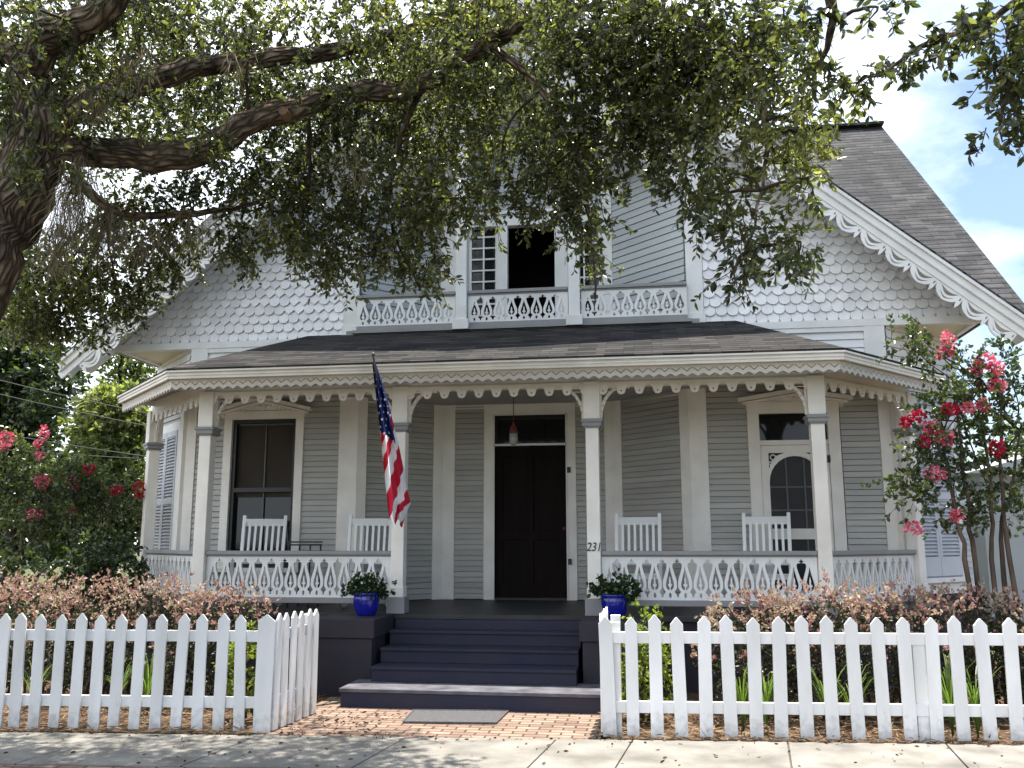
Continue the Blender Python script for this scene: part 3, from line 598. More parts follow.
# zigzag lace board
LB = off([endL, EL, ER, endR], .075)
for a, c in zip(LB[:-1], LB[1:]):
    ln = (c-a).length; n = round(ln/.118); w_ = ln/n; outer = [(0, 3.55)]; holes = []
    for i in range(n):
        x0 = i*w_
        outer += [(x0, 3.385), (x0+w_*.25, 3.372), (x0+w_*.5, 3.352), (x0+w_*.75, 3.372)]
        holes.append([(x0+w_*.06, 3.455), (x0+w_*.5, 3.412), (x0+w_*.94, 3.455), (x0+w_*.94, 3.446), (x0+w_*.5, 3.400), (x0+w_*.06, 3.446)][::-1])
    outer += [(ln, 3.385), (ln, 3.55)]; d_ = (c-a).normalized()
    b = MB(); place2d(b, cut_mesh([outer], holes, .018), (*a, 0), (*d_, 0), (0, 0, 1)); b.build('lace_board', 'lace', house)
    b = MB(); b.bar(Vector((*a, 3.42))+Vector((-d_.y, d_.x, 0))*.016, Vector((*c, 3.42))+Vector((-d_.y, d_.x, 0))*.016, .012, .13); b.build('lace_backing', 'greytrim', house)
# beam and scallops
BM = [(COLS[0][0], COLS[0][1]), (-3.60, 0), (3.53, 0), (COLS[5][0], COLS[5][1])]
polywall('porch_beam', off(BM, -.055), 3.345, 3.549, .11, 'cream')
SC = off(BM, -.067)
for a, c in zip(SC[:-1], SC[1:]):
    ln = (c-a).length; n = round(ln/.205); w_ = ln/n; outer = [(0, 3.39)]; holes = []
    for i in range(n):
        x0 = i*w_
        outer += [(x0+w_*u, 3.39-v) for u, v in ((0.0, .038), (.10, .042), (.18, .055), (.235, .078), (.27, .105), (.31, .127), (.39, .141), (.5, .146), (.61, .141), (.69, .127), (.73, .105), (.765, .078), (.82, .055), (.90, .042))]
        holes.append([(x0+w_*(.5+.05*math.cos(t)), 3.39-.105+.011*math.sin(t)) for t in (2*math.pi*k/8 for k in range(8))])
    outer += [(ln, 3.352), (ln, 3.39)]; d_ = (c-a).normalized()
    b = MB(); place2d(b, cut_mesh([outer], holes, .018), (*a, 0), (*d_, 0), (0, 0, 1)); b.build('scalloped_valance', 'cream', house)
# columns
def rotz(pts, c, a):
    ca, sa = math.cos(R(a)), math.sin(R(a)); return [(c[0]+(x-c[0])*ca-(y_-c[1])*sa, c[1]+(x-c[0])*sa+(y_-c[1])*ca, z) for x, y_, z in pts]
for ci, (x, y_, a) in enumerate(COLS):
    def cb(*dims):
        b = MB()
        for hw, z0, z1 in dims: b.box(x-hw, x+hw, y_-hw, y_+hw, z0, z1)
        b.v = rotz(b.v, (x, y_), a); return b
    col = cb((.074, FL+.18, 2.87), (.082, FL+.18, FL+.30), (.094, 2.965, 3.40)).build('porch_column', 'cream', house, bevel=.008)
    cb((.090, 2.862, 2.882), (.108, 2.882, 2.93), (.122, 2.93, 2.962)).build('capital', 'greytrim', col, bevel=.005)
    cb((.105, FL+.002, FL+.185)).build('plinth', 'greytrim', col, bevel=.006)
    dirs_ = {0: [(.72, -.69)], 1: [(1, 0), (-.72, .69)], 2: [(1, 0), (-1, 0)], 3: [(1, 0), (-1, 0)], 4: [(-1, 0), (.68, .73)], 5: [(-.68, -.73)]}[ci]
    for dx, dy in dirs_:
        b = MB(); pts = []
        for k in range(9):
            t = k/8*math.pi/2; hx = .10+.29*(1-math.cos(t)); hz = 2.985+.37*math.sin(t); pts.append(Vector((x+dx*hx, y_+dy*hx, hz)))
        sidev = Vector((-dy, dx, 0))
        for p0_, p1_ in zip(pts[:-1], pts[1:]):
            dd = (p1_-p0_).normalized(); b.bar(p0_-dd*.004, p1_+dd*.004, .036, .034, sidev.cross(dd))
        b.bar((x+dx*.104, y_+dy*.104, 2.975), (x+dx*.104, y_+dy*.104, 3.345), .034, .018, (dx, dy, 0))
        b.bar((x+dx*.10, y_+dy*.10, 3.335), (x+dx*.43, y_+dy*.43, 3.335), .04, .02)
        for fr in (.35, .65): b.bar((x+dx*.11, y_+dy*.11, 2.985+.37*(fr+.18)), (x+dx*(.11+.17*fr), y_+dy*(.11+.17*fr), 2.985+.37*(fr+.18)), .01, .008)
        b.build('bracket', 'cream', col)
# house number
fc = bpy.data.curves.new('num', 'FONT'); fc.body = '231'; fc.size = .135; fc.extrude = .004; fc.shear = .25; fc.space_character = .95; fc.align_x = 'CENTER'
fo = bpy.data.objects.new('num', fc); C.objects.link(fo); me = bpy.data.meshes.new_from_object(fo.evaluated_get(bpy.context.evaluated_depsgraph_get()))
bpy.data.objects.remove(fo); vs = [v.co.copy() for v in me.vertices]; fs = [tuple(p_.vertices) for p_ in me.polygons]
nb = MB(); pz = at(593.5, 551, Y=-.09); place2d(nb, (vs, fs), (pz.x, -.080, pz.z), (.86, 0, 0), (0, 0, 1)); nb.build('house_number', 'text', house)
# ------------------------------------------------ deck, steps, cheek walls
DK = [(-5.35, 1.62), (-3.65, -.085), (3.58, -.085), (5.03, 1.50)]
poly_slab('porch_deck', DK+[(4.7, 1.95), (1.3, 2.62), (-1.35, 2.62), (-4.9, 2.05)], .745, FL, 'deck')
polywall('deck_skirt', off(DK, .05), 0, .744, .05, 'cheek')
b = MB(); st = [(.0, .2, -1.48, -.9), (.2, .349, -1.05, -.5), (.349, .498, -.73, -.3), (.498, .646, -.40, -.15)]
for z0, z1, ya, yb in st:
    xa, xb = (-1.33, 1.22) if z0 == 0 else (-1.16, .93)
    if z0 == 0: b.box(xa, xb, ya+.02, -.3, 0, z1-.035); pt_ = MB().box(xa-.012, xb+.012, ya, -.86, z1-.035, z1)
    else: b.box(xa, xb, ya+.025, -.14, z0+.0, z1-.03); b.box(xa, xb, ya, -.141, z1-.03, z1)
b.box(-1.16, .93, -.145, -.135, .5, .744)
stp = b.build('front_steps', 'step', house, bevel=.006); pt_.build('lowest_tread', 'sunlit', stp, bevel=.006)
for xa, xb in ((-1.86, -1.19), (.95, 1.64)):
    b = MB(); b.box(xa+.03, xb-.03, -.83, -.13, 0, .60); w1 = b.build('cheek_wall', 'cheek', house, bevel=.008)
    b = MB(); b.box(xa, xb, -.86, -.125, .602, .80); b.build('cap_block', 'cheek', w1, bevel=.01)
# ------------------------------------------------ windows and doors
b = MB()
def casing(x0, x1, z0, z1, w_, y_, m='cream', nm='casing', parent=house, bottom=True):
    b = MB(); b.box(x0-w_, x0, y_-.035, y_+.05, z0, z1+w_*0); b.box(x1, x1+w_, y_-.035, y_+.05, z0, z1); b.box(x0-w_, x1+w_, y_-.036, y_+.05, z1, z1+w_)
    if bottom: b.box(x0-w_-.04, x1+w_+.04, y_-.07, y_+.05, z0-.06, z0)
    return b.build(nm, m, parent, bevel=.004)
def pediment(x0, x1, zc, ztip, y_, parent):
    xm = (x0+x1)/2; b = MB()
    for s in (-1, 1):
        e = x0 if s < 0 else x1
        b.bar((xm, y_-.06, ztip-.035), (e, y_-.06, zc-.02), .14, .05); b.bar((xm, y_-.05, ztip-.085), (e+s*-.06, y_-.05, zc-.06), .07, .03)
    b.hexa([(x0+.1, y_-.03, zc-.12), (x1-.1, y_-.03, zc-.12), (x1-.1, y_-.03, zc-.06), (xm, y_-.03, ztip-.09), (x0+.1, y_-.03, zc-.06)],
           [(x0+.1, y_+.03, zc-.12), (x1-.1, y_+.03, zc-.12), (x1-.1, y_+.03, zc-.06), (xm, y_+.03, ztip-.09), (x0+.1, y_+.03, zc-.06)])
    o = b.build('pediment', 'cream', parent)
    b = MB(); n = 22      # small sawtooth under the slopes
    for i in range(n):
        t = (i+.5)/n; x = x0+.1+(x1-x0-.2)*t; z = ztip-.095-(ztip-zc+.005)*abs(x-xm)/((x1-x0)/2)
        b.hexa([(x-.018, y_-.046, z), (x+.018, y_-.046, z), (x, y_-.046, z-.035)], [(x-.018, y_-.031, z), (x+.018, y_-.031, z), (x, y_-.031, z-.035)])
    b.hexa([(xm-.03, y_-.046, ztip-.16), (xm, y_-.046, ztip-.21), (xm+.03, y_-.046, ztip-.16), (xm, y_-.046, ztip-.11)], [(xm-.03, y_-.031, ztip-.16), (xm, y_-.031, ztip-.21), (xm+.03, y_-.031, ztip-.16), (xm, y_-.031, ztip-.11)])
    b.build('dentils', 'cream', o)
# left bay window
wx0, wx1, wz0, wz1 = -4.03, -3.10, 1.25, 3.275
b = MB(); b.box(wx0, wx1, YW+.075, YW+.08, wz0, wz1); win = b.build('front_window', 'glassd', house)
casing(wx0, wx1, wz0, wz1, .115, YW-.015, parent=win)
b = MB(); f = .05
b.box(wx0, wx0+f, YW, YW+.07, wz0, wz1); b.box(wx1-f, wx1, YW, YW+.07, wz0, wz1); b.box(wx0, wx1, YW+.001, YW+.07, wz1-f, wz1); b.box(wx0, wx1, YW+.001, YW+.07, wz0, wz0+.07); b.box(wx0, wx1, YW+.002, YW+.07, 2.27, 2.33)
b.build('sash', 'black', win)
b = MB(); b.box(-3.572, -3.558, YW+.045, YW+.06, wz0, wz1-.05); b.box(-3.98, -3.15, YW+.05, YW+.06, wz1-.075, wz1-.055); b.build('muntin', 'metal', win)
b = MB(); b.box(wx0, wx1, YW+.071, YW+.0735, 2.2, wz1); b.build('window_shade', 'blind', win)
pediment(-4.30, -2.87, 3.41, 3.60, YW, win)
# right bay door
sx0, sx1, sz1 = 3.10, 3.94, 3.205
b = MB(); b.box(sx0, sx1, YW+.10, YW+.11, 2.86, sz1); tr_ = b.build('side_transom', 'glassd', house)
b = MB(); b.box(sx0, sx1, YW-.03, YW+.1, 2.80, 2.86); b.build('transom_bar', 'cream', tr_)
csd = casing(sx0, sx1, FL, sz1, .145, YW-.015, nm='side_door_casing', bottom=False); pediment(2.84, 4.25, 3.395, 3.52, YW, csd)
outer = [[(sx0+.005, FL+.01), (sx1-.005, FL+.01), (sx1-.005, 2.795), (sx0+.005, 2.795)]]
xm = (sx0+sx1)/2; hw = .32; arch = [(xm-hw, 1.75), (xm+hw, 1.75), (xm+hw, 2.33)]
arch += [(xm+hw*math.cos(t)*1, 2.33+.33*math.sin(t)) for t in (math.pi*k/14 for k in range(1, 14))]+[(xm-hw, 2.33)]
holes = [arch[::-1], [(xm-hw, FL+.2), (xm+hw, FL+.2), (xm+hw, 1.62), (xm-hw, 1.62)][::-1]]
for s in (-1, 1): holes.append([(xm+s*hw, 2.70), (xm+s*hw, 2.50), (xm+s*(hw-.04), 2.60), (xm+s*(hw-.10), 2.665), (xm+s*(hw-.2), 2.70)])
b = MB(); place2d(b, cut_mesh(outer, holes, .035), (0, YW-.005, 0), (1, 0, 0), (0, 0, 1)); sdr = b.build('screen_door', 'cream', house)
b = MB()
for s in (-1, 1):
    for (cx_, cz_, r_) in ((.265, 2.645, .032), (.30, 2.57, .02)):
        b.tube([(xm+s*cx_+r_*math.cos(t), YW-.012, cz_+r_*math.sin(t)) for t in (math.pi*1.8*k/10 for k in range(11))], .008, 6)
b.build('scroll_ornament', 'cream', sdr)
b = MB(); b.box(sx0+.03, sx1-.03, YW+.012, YW+.016, FL+.1, 2.75); b.build('screen_mesh', 'screen', sdr)
b = MB()
for x in (xm-.11, xm+.11): b.box(x-.009, x+.009, YW+.001, YW+.011, FL+.2, 2.66)
for z in (2.27, 1.98, 1.75): b.box(xm-hw, xm+hw, YW+.002, YW+.011, z-.009, z+.009)
b.build('grille', 'metal', sdr)
b = MB(); b.box(xm-.2, xm+.2, YW+.0168, YW+.018, 1.75, 2.0); b.build('lace_curtain', 'curtain', sdr)
for z in (1.1, 2.57): b = MB(); b.box(sx1-.03, sx1+.01, YW-.05, YW-.03, z, z+.09); b.build('hinge', 'black', sdr)
# front door
x0, x1 = -.50, .555
b = MB(); b.box(x0-.14, x0, YD-.045, YD+.05, FL, 3.40); b.box(x1, x1+.125, YD-.045, YD+.05, FL, 3.40); b.box(x0-.14, x1+.125, YD-.047, YD+.05, 3.40, 3.55); dc = b.build('front_door_casing', 'cream', house, bevel=.005)
b = MB(); b.box(x0+.0, x0+.018, YD-.06, YD-.045, FL, 3.4); b.box(x1-.018, x1, YD-.06, YD-.045, FL, 3.4); b.box(x0, x1, YD-.06, YD-.045, 3.382, 3.4); b.box(x0, x1, YD-.06, YD+.02, 2.945, 2.972); b.build('stop_bead', 'white', dc)
b = MB(); b.box(x0, x1, YD+.12, YD+.13, 2.97, 3.39); tr2 = b.build('front_transom', 'glassd', house)
b = MB(); b.box(x0, x1, YD+.09, YD+.12, 3.34, 3.39); b.box(x0, x0+.04, YD+.09, YD+.12, 2.97, 3.34); b.box(x1-.04, x1, YD+.09, YD+.12, 2.97, 3.34); b.box(x0, x1, YD+.09, YD+.119, 2.97, 3.0); b.build('transom_frame', 'black', tr2)
b = MB(); b.box(x0, x1, YD+.06, YD+.10, FL+.005, 2.94); fd = b.build('front_door', 'door', house)
b = MB()
for a, c, e, g_ in ((x0, x0+.12, FL, 2.94), (x1-.12, x1, FL, 2.94), (x0, x1, 2.8, 2.94), (x0, x1, FL+.005, 1.02), (x0, x1, 1.62, 1.74), (.0, .06, FL+.1, 2.9)): b.box(a, c, YD+.035+random.random()*.001, YD+.06, e, g_)
b.build('stile_frame', 'door', fd, bevel=.004)
b = MB(); b.lathe([(.0, 0), (.028, .0), (.034, .02), (.02, .045), (.0, .05)], 12, (x1-.05, YD, 1.75)); b.build('door_knob', 'rust', fd)
for z in (1.28, 2.55): b = MB(); b.box(x1+.0, x1+.05, YD-.07, YD-.045, z, z+.08); b.build('door_hinge', 'black', dc)
b = MB(); b.box(x0, x1, YD-.05, YD+.06, FL, FL+.03); b.build('threshold', 'deck', fd)
# shuttered windows on the cut-away corners
M['shutter'] = mat('pale_blue_grey_shutter', (.50, .52, .56), .5, .05, 4, .1, 30, .3)
for s in (-1, 1):
    def cp(t, o_=0): # along chamfer, t metres from the front corner
        return Vector(((4.71+t*.7071+o_*.7071)*s, YW+t*.7071-o_*.7071, 0))
    t0, t1, z0, z1 = .30, 1.36, 1.16, 3.18
    def cbx(b, ta, tb, oa, ob, za, zb):
        q = [cp(ta, oa), cp(tb, oa), cp(tb, ob), cp(ta, ob)]
        if s < 0: q = q[::-1]
        b.hexa([(v.x, v.y, za) for v in q], [(v.x, v.y, zb) for v in q])
    b = MB(); cbx(b, t0-.09, t0, .0, .05, z0-.02, z1+.1); cbx(b, t1, t1+.09, 0, .05, z0-.02, z1+.1); cbx(b, t0-.09, t1+.09, 0, .052, z1, z1+.12); cbx(b, t0-.13, t1+.13, 0, .08, z0-.08, z0-.02)
    cs_ = b.build('shuttered_window', 'white', house)
    tm = (t0+t1)/2
    for a, c in ((t0, tm-.005), (tm+.005, t1)):
        b = MB(); cbx(b, a, a+.05, .02, .06, z0, z1); cbx(b, c-.05, c, .02, .06, z0, z1)
        for za, zb in ((z0, z0+.24), (z1-.08, z1), ((z0+z1)/2-.04, (z0+z1)/2+.04)): cbx(b, a+.05, c-.05, .021, .059, za, zb)
        z = z0+.26
        while z < z1-.1:
            q = [cp(a+.05, .055), cp(c-.05, .055), cp(c-.05, .02), cp(a+.05, .02)]; zz = [z, z, z+.035, z+.035]
            b.hexa([(v.x, v.y, k_) for v, k_ in zip(q, zz)], [(v.x, v.y, k_+.008) for v, k_ in zip(q, zz)]); z += .046
        b.build('louvered_shutter', 'shutter', cs_)
# pendant lantern and doormat come with the objects
# ================================================================== OBJECTS
# ---- picket fences
def picket(b, p, q, w_, th, z0, z1, tip=.055):
    """pointed board centred at p, face width along q"""
    p = Vector((*p, 0)); q = Vector((*q, 0)).normalized(); n = Vector((q.y, -q.x, 0))
    pr = [(-w_/2, z0), (w_/2, z0), (w_/2, z1-tip), (.006, z1), (-.006, z1), (-w_/2, z1-tip)]
    b.hexa([p+q*u+n*th/2+Vector((0, 0, z)) for u, z in pr], [p+q*u-n*th/2+Vector((0, 0, z)) for u, z in pr])
def fence(name, label, base, pickets, rails, posts):
    r_ = empty(name, base, label, 'picket fence', 'white picket fences either side of the brick path')
    for (p, q, w_, z0, z1) in pickets:
        b = MB(); a = rng.normal()*.012; picket(b, p, q, w_, .02, z0, z1)
        c = Vector((p[0], p[1], z0)); ax = Vector((q[1], -q[0], 0)).normalized()
        Rm = Matrix.Rotation(a, 3, ax); b.v = [tuple(Rm @ (Vector(v)-c)+c) for v in b.v]
        b.build('picket', 'fence', r_, bevel=.003)
    for a, c in rails:
        b = MB(); b.bar(a, c, .035, .092); b.build('rail', 'fence', r_, bevel=.003)
    for (x, y_, w_, z1) in posts:
        b = MB(); b.box(x-w_/2, x+w_/2, y_-w_/2, y_+w_/2, 0, z1); b.build('post', 'fence', r_, bevel=.004)
def fy(x): return -2.545+.078*x
dq = Vector((1, .078)).normalized()
# left: front run from px list, then the return beside the path
pk = []
for px in (-46, -22, 1.5, 17.8+1, 38, 58, 77.5, 97.5, 117, 137.5, 158.4, 178.8, 200, 221, 241.6):
    x = at(px, 670, Y=-2.72).x
    for _ in range(3): x = at(px, 670, Y=fy(x)).x
    pk.append(((x, fy(x)), dq, .098+rng.uniform(-.004, .004), .03+rng.uniform(-.01, .005), .98+rng.uniform(-.012, .012)))
xc = at(264, 670, Y=-2.67).x; yc = fy(xc)
ret = Vector((-1.47, -1.90))-Vector((xc+.07, yc+.05)); rn = ret.normalized()
pk.append(((xc+.01, yc-.02), dq, .15, .02, .985)); base_r = Vector((xc+.085, yc+.02))
for i in range(6): c = base_r+rn*(.045+i*.148); pk.append(((c.x, c.y), rn, .098, .03, .985+rng.uniform(-.01, .01)))
b0 = Vector((pk[0][0][0]-.2, fy(pk[0][0][0]-.2)+.03)); b1 = Vector((xc, yc+.03)); b2 = base_r+rn*.85+Vector((-.03, 0)); b1r = base_r+Vector((-.03, 0))
rl = [((b0.x, b0.y, z), (b1.x, b1.y, z)) for z in (.255, .80)]+[((b1r.x, b1r.y, z), (b2.x, b2.y, z)) for z in (.255, .80)]
fence('picket_fence', 'white picket fence left of the brick path, seen with its short return to the steps', (xc, yc, 0), pk, rl, [(xc-.03, yc+.07, .09, .93), (b2.x-.05, b2.y-.05, .09, .93), (pk[1][0][0]+.05, fy(pk[1][0][0]+.05)+.08, .09, .80)])
pk = []
for px in (609, 631.9, 655.8, 680, 704.5, 729, 754, 778.5, 804, 829.5, 855, 881, 906.5, 932.4, 958.7, 985.2, 1011.5, 1038, 1065, 1092):
    x = at(px, 672, Y=-2.4).x
    for _ in range(3): x = at(px, 672, Y=fy(x)).x
    pk.append(((x, fy(x)), dq, (.112 if px == 609 else .105)+rng.uniform(-.004, .004), .03+rng.uniform(-.01, .005), .985+rng.uniform(-.010, .012)))
xg = pk[0][0][0]; yg = fy(xg); rn = Vector((.02, 1)).normalized(); base_r = Vector((xg-.065, yg+.01))
for i in range(6): c = base_r+rn*(.05+i*.148); pk.append(((c.x, c.y), rn, .10, .03, 1.0+rng.uniform(-.01, .01)))
b0 = Vector((xg, yg+.03)); xe_ = pk[19][0][0]+.1; b1 = Vector((xe_, fy(xe_)+.03)); b2 = base_r+rn*.85+Vector((.03, 0)); b1r = base_r+Vector((.03, .02))
rl = [((b0.x, b0.y, z), (b1.x, b1.y, z)) for z in (.255, .81)]+[((b1r.x, b1r.y, z), (b2.x, b2.y, z)) for z in (.255, .81)]
xp = at(925, 700, Y=-2.28).x
fence('picket_fence', 'white picket fence right of the brick path, in front of the pink-tipped hedge', (xg, yg, 0), pk, rl, [(b2.x+.05, b2.y-.05, .09, .93), (xp, fy(xp)+.075, .10, .78), (xg+.05, yg+.09, .09, .93)])
# ---- rocking chairs
def rocking_chair():
    r_ = empty('rocking_chair', (0, 0, 0), '', 'rocking chair', 'white slatted rocking chairs on the porch')
    lean = lambda z: .20+(z-.42)*.24
    b = MB()
    for s in (-1, 1): b.bar((s*.255, lean(.10), .10), (s*.262, lean(1.14), 1.14), .042, .042, (0, 1, 0))
    b.build('back_post', 'chair', r_, bevel=.005)
    b = MB(); b.bar((-.245, lean(1.05), 1.05), (.245, lean(1.05), 1.05), .022, .095, (0, -.24, 1)); b.build('back_rail', 'chair', r_, bevel=.004); b = MB(); b.bar((-.245, lean(.55), .55), (.245, lean(.55), .55), .022, .05, (0, -.24, 1)); b.build('back_rail', 'chair', r_, bevel=.004)
    for i in range(6):
        x = -.185+i*.074; b = MB(); b.bar((x, lean(.56), .56), (x, lean(1.02), 1.02), .030, .014, (0, 1, 0)); b.build('back_slat', 'chair', r_)
    b = MB()
    for i in range(7): b.bar((-.27, -.24+i*.07, .43+(.0-i)*.006), (.27, -.24+i*.07, .43-i*.006), .058, .018)
    b.build('seat', 'chair', r_)
    for s in (-1, 1):
        b = MB(); b.bar((s*.285, -.31, .665), (s*.285, .26, .655), .085, .022); b.build('armrest', 'chair', r_, bevel=.004)
        b = MB(); b.bar((s*.265, -.24, .09), (s*.275, -.24, .655), .042, .042, (0, 1, 0)); b.build('front_leg', 'chair', r_, bevel=.004)
        b = MB(); pts = [(s*.265, -.48+k*.11, .03+.20*((k-4.6)/5.6)**2*.9) for k in range(11)]
        for a, c in zip(pts[:-1], pts[1:]): b.bar(a, c, .032, .045)
        b.build('rocker', 'chair', r_)
    b = MB(); b.bar((-.26, -.24, .25), (.26, -.24, .25), .03, .03); b.bar((-.26, -.25, .40), (.26, -.25, .40), .03, .05); b.build('stretcher', 'chair', r_)
    return r_
proto = rocking_chair()
spots = [(-3.20, .72, 14, 'leftmost rocking chair, white and slatted, in front of the black-framed window'),
         (-1.80, .74, 10, 'white slatted rocking chair left of the steps, partly behind the flag'),
         (1.53, .72, -2, 'white slatted rocking chair just right of the numbered porch column'),
         (3.02, .74, -9, 'rightmost rocking chair, white and slatted, in front of the arched screen door')]
for i, (x, y_, rz, lb) in enumerate(spots):
    if i == 0: o = proto
    else:
        o = proto.copy(); C.objects.link(o)
        for ch in proto.children: c_ = ch.copy(); C.objects.link(c_); c_.parent = o
    o.location = (x, y_, FL); o.rotation_euler = (0, 0, R(rz)); o['label'] = lb
# ---- small black wire table
tx = at(305, 545, Y=.75)
r_ = empty('side_table', (tx.x, .75, FL), 'low black metal side table between the two left rocking chairs', 'side table')
def in_(b): return b
tz = at(305, 542, Y=.6).z
b = MB(); x_ = tx.x
for k in range(9): b.bar((x_-.13, .58+k*.045, tz-.035), (x_+.13, .58+k*.045, tz-.035), .02, .008)
for a, c in (((-.15, -.19), (.15, -.19)), ((.15, -.19), (.15, .19)), ((.15, .19), (-.15, .19)), ((-.15, .19), (-.15, -.19))):
    for z in (tz, tz-.035): b.bar((x_+a[0], .75+a[1], z), (x_+c[0], .75+c[1], z), .018, .02)
b.build('table_top', 'black', r_)
for sx_ in (-1, 1):
    for sy_ in (-1, 1): b = MB(); b.tube([(x_+sx_*.13, .75+sy_*.17, FL+.0), (x_+sx_*.14, .75+sy_*.18, tz-.03)], .011, 8); b.build('leg', 'black', r_)
# ---- blue pots
def pot(px, py, label, n, sc=1.18):
    P_ = at(px, py, Z=.80); x_ = P_.x; y_ = -.42 if px < 500 else -.36
    x_ = at(px, 600, Y=y_).x
    r_ = empty('flower_pot', (x_, y_, .80), label, 'flower pot', 'blue glazed pots flanking the steps')
    b = MB(); b.lathe([(.0, .0), (.078*sc, .0), (.088*sc, .012), (.108*sc, .07), (.122*sc, .15), (.124*sc, .20), (.118*sc, .218), (.130*sc, .228), (.132*sc, .246), (.119*sc, .248), (.110*sc, .22), (.0, .215)], 32, (x_, y_, .80)); b.build('pot', 'blue', r_, smooth=True)
    b = MB(); b.lathe([(.0, .208), (.110*sc, .209), (.108*sc, .222), (.0, .23)], 20, (x_, y_, .80)); b.build('soil', 'soil', r_)
    p_, d_, T = sprays([(x_, y_, 1.13), (x_-.09, y_, 1.10), (x_+.12, y_, 1.09)], [(.16, .13, .09), (.13, .11, .07), (.12, .1, .08)], n, .25, (.05, .12), 7)
    leaf_mesh('foliage', p_, d_, .05, 'pot_leaf', r_, width=.65)
    st_ = MB()
    for k in range(10): a = k*.63; st_.tube([(x_, y_, 1.0), (x_+.08*math.cos(a), y_+.08*math.sin(a), 1.12)], .004, 4)
    st_.build('stem', 'twig', r_)
    q_, u_ = blob(40, (x_, y_, 1.14), (.22, .16, .09), .7); leaf_mesh('blossoms', q_, u_+np.array([0, -.5, .2]), .028, 'whitefl', r_, width=.8)
    return x_, y_
pot(366.5, 612, 'blue glazed pot of leafy white-flowered plant on the left step pier', 130)
pot(614.5, 612, 'blue glazed pot of leafy white-flowered plant on the right step pier', 110)
# ---- doormat
mp_ = [at(403, 722.5, Z=.03), at(496, 723.5, Z=.03), at(508, 711.5, Z=.03), at(414, 710.5, Z=.03)]
b = MB(); b.hexa([(v.x, v.y, .0235) for v in mp_], [(v.x, v.y, .036) for v in mp_]); dm = b.build('doormat', 'metal')
setp(dm, 'weathered grey doormat lying on the brick path at the foot of the steps', 'doormat')
b = MB()
for i in range(4): a_, c_ = mp_[i], mp_[(i+1) % 4]; b.bar((a_.x, a_.y, .038), (c_.x, c_.y, .038), .014, .008)
b.build('border', 'metal', dm)
# ---- pendant lantern
lx = at(513.5, 435, Y=.9); r_ = empty('hanging_lantern', (lx.x, .9, lx.z), 'small rusty hanging lantern with glass jar above the front door', 'lantern')
b = MB(); b.tube([(lx.x, .9, 3.55), (lx.x, .9, lx.z+.16)], .006, 6); b.lathe([(.03, 0), (.035, -.015), (0, -.02)][::-1], 12, (lx.x, .9, 3.55)); b.build('chain', 'rust', r_)
b = MB(); b.lathe([(.056, 0.02), (.058, .035), (.045, .06), (.04, .1), (.02, .12), (.015, .16), (.0, .165)], 16, (lx.x, .9, lx.z)); b.build('cap', 'rust', r_, smooth=True)
b = MB(); b.lathe([(.03, -.125), (.046, -.11), (.052, -.06), (.052, .015), (.045, .02)], 16, (lx.x, .9, lx.z)); b.build('glass_jar', 'jar', r_, smooth=True)
# ---- flag
r_ = empty('flag', (-1.18, -.09, 2.35), 'American flag hanging limp from a pole on the porch column left of the steps', 'flag')
tip = at(373, 356, Y=-1.05); foot = Vector((-1.18, -.085, 2.38))
b = MB(); b.tube([foot, tip], .011, 10); b.build('flagpole', 'metal', r_)
b = MB(); b.lathe([(0, 0), (.018, .006), (.022, .022), (.012, .04), (0, .045)], 12, tip-Vector((0, 0, .0))); b.build('finial', 'metal', r_)
b = MB(); b.box(-1.21, -1.15, -.115, -.076, 2.30, 2.46); b.build('pole_bracket', 'metal', r_)
# outline of the draped cloth: (t, left px, right px, py)
prof = [(0, 372.2, 375.5, 362), (.12, 374.0, 382.0, 381), (.25, 376.5, 388.0, 402), (.38, 378.5, 393.0, 423), (.48, 380.5, 397.5, 440), (.62, 382.5, 402.5, 463), (.75, 385.0, 406.5, 485), (.86, 387.0, 411.5, 503), (.93, 388.5, 405.5, 515), (1, 393, 402.5, 526)]
NU, NV = 72, 104; FLG = np.zeros((NV+1, NU+1, 3)); pole_d = (foot-tip)
for j in range(NV+1):
    t = j/NV; k = max(i for i in range(len(prof)) if prof[i][0] <= t+1e-9); k = min(k, len(prof)-2)
    f_ = (t-prof[k][0])/(prof[k+1][0]-prof[k][0]); xl = prof[k][1]*(1-f_)+prof[k+1][1]*f_; xr = prof[k][2]*(1-f_)+prof[k+1][2]*f_; py = prof[k][3]*(1-f_)+prof[k+1][3]*f_
    for i in range(NU+1):
        u = i/NU; ph = 2*math.pi*(2.1*u+.25*t); amp = .02+.035*t**.5
        P_ = at(xl+(xr-xl)*(u+.035*math.sin(2*ph)*min(1, t*3)), py-4*t*math.sin(math.pi*u)+ (3*math.sin(9*u) if t > .9 else 0), Y=-.90+.42*u*min(1, t*1.6)-.0*t+amp*math.sin(ph))
        FLG[j, i] = P_
off_ = np.array(worldloc(r_)); vv = (FLG-off_).reshape(-1, 3); me = bpy.data.meshes.new('cloth'); fs = []; mi = []
def cloth_uv(u, t):     # position on the real flag: a across the stripes (0..13), l along the fly
    # stripes slant across the folded cloth
    return 3.1*(u+3.2*(t-.47)+.10*math.sin(11*t+3*u))+.35, t
for j in range(NV):
    for i in range(NU):
        fs.append((j*(NU+1)+i, j*(NU+1)+i+1, (j+1)*(NU+1)+i+1, (j+1)*(NU+1)+i))
        u = (i+.5)/NU; t = (j+.5)/NV; a_, _ = cloth_uv(u, t)
        edge = .475+.10*(u-.5)
        if t < edge and not (u > .80+.1*math.sin(t*5) and t > .33): mi.append(2)
        else: mi.append(int(math.floor(a_)) % 2)
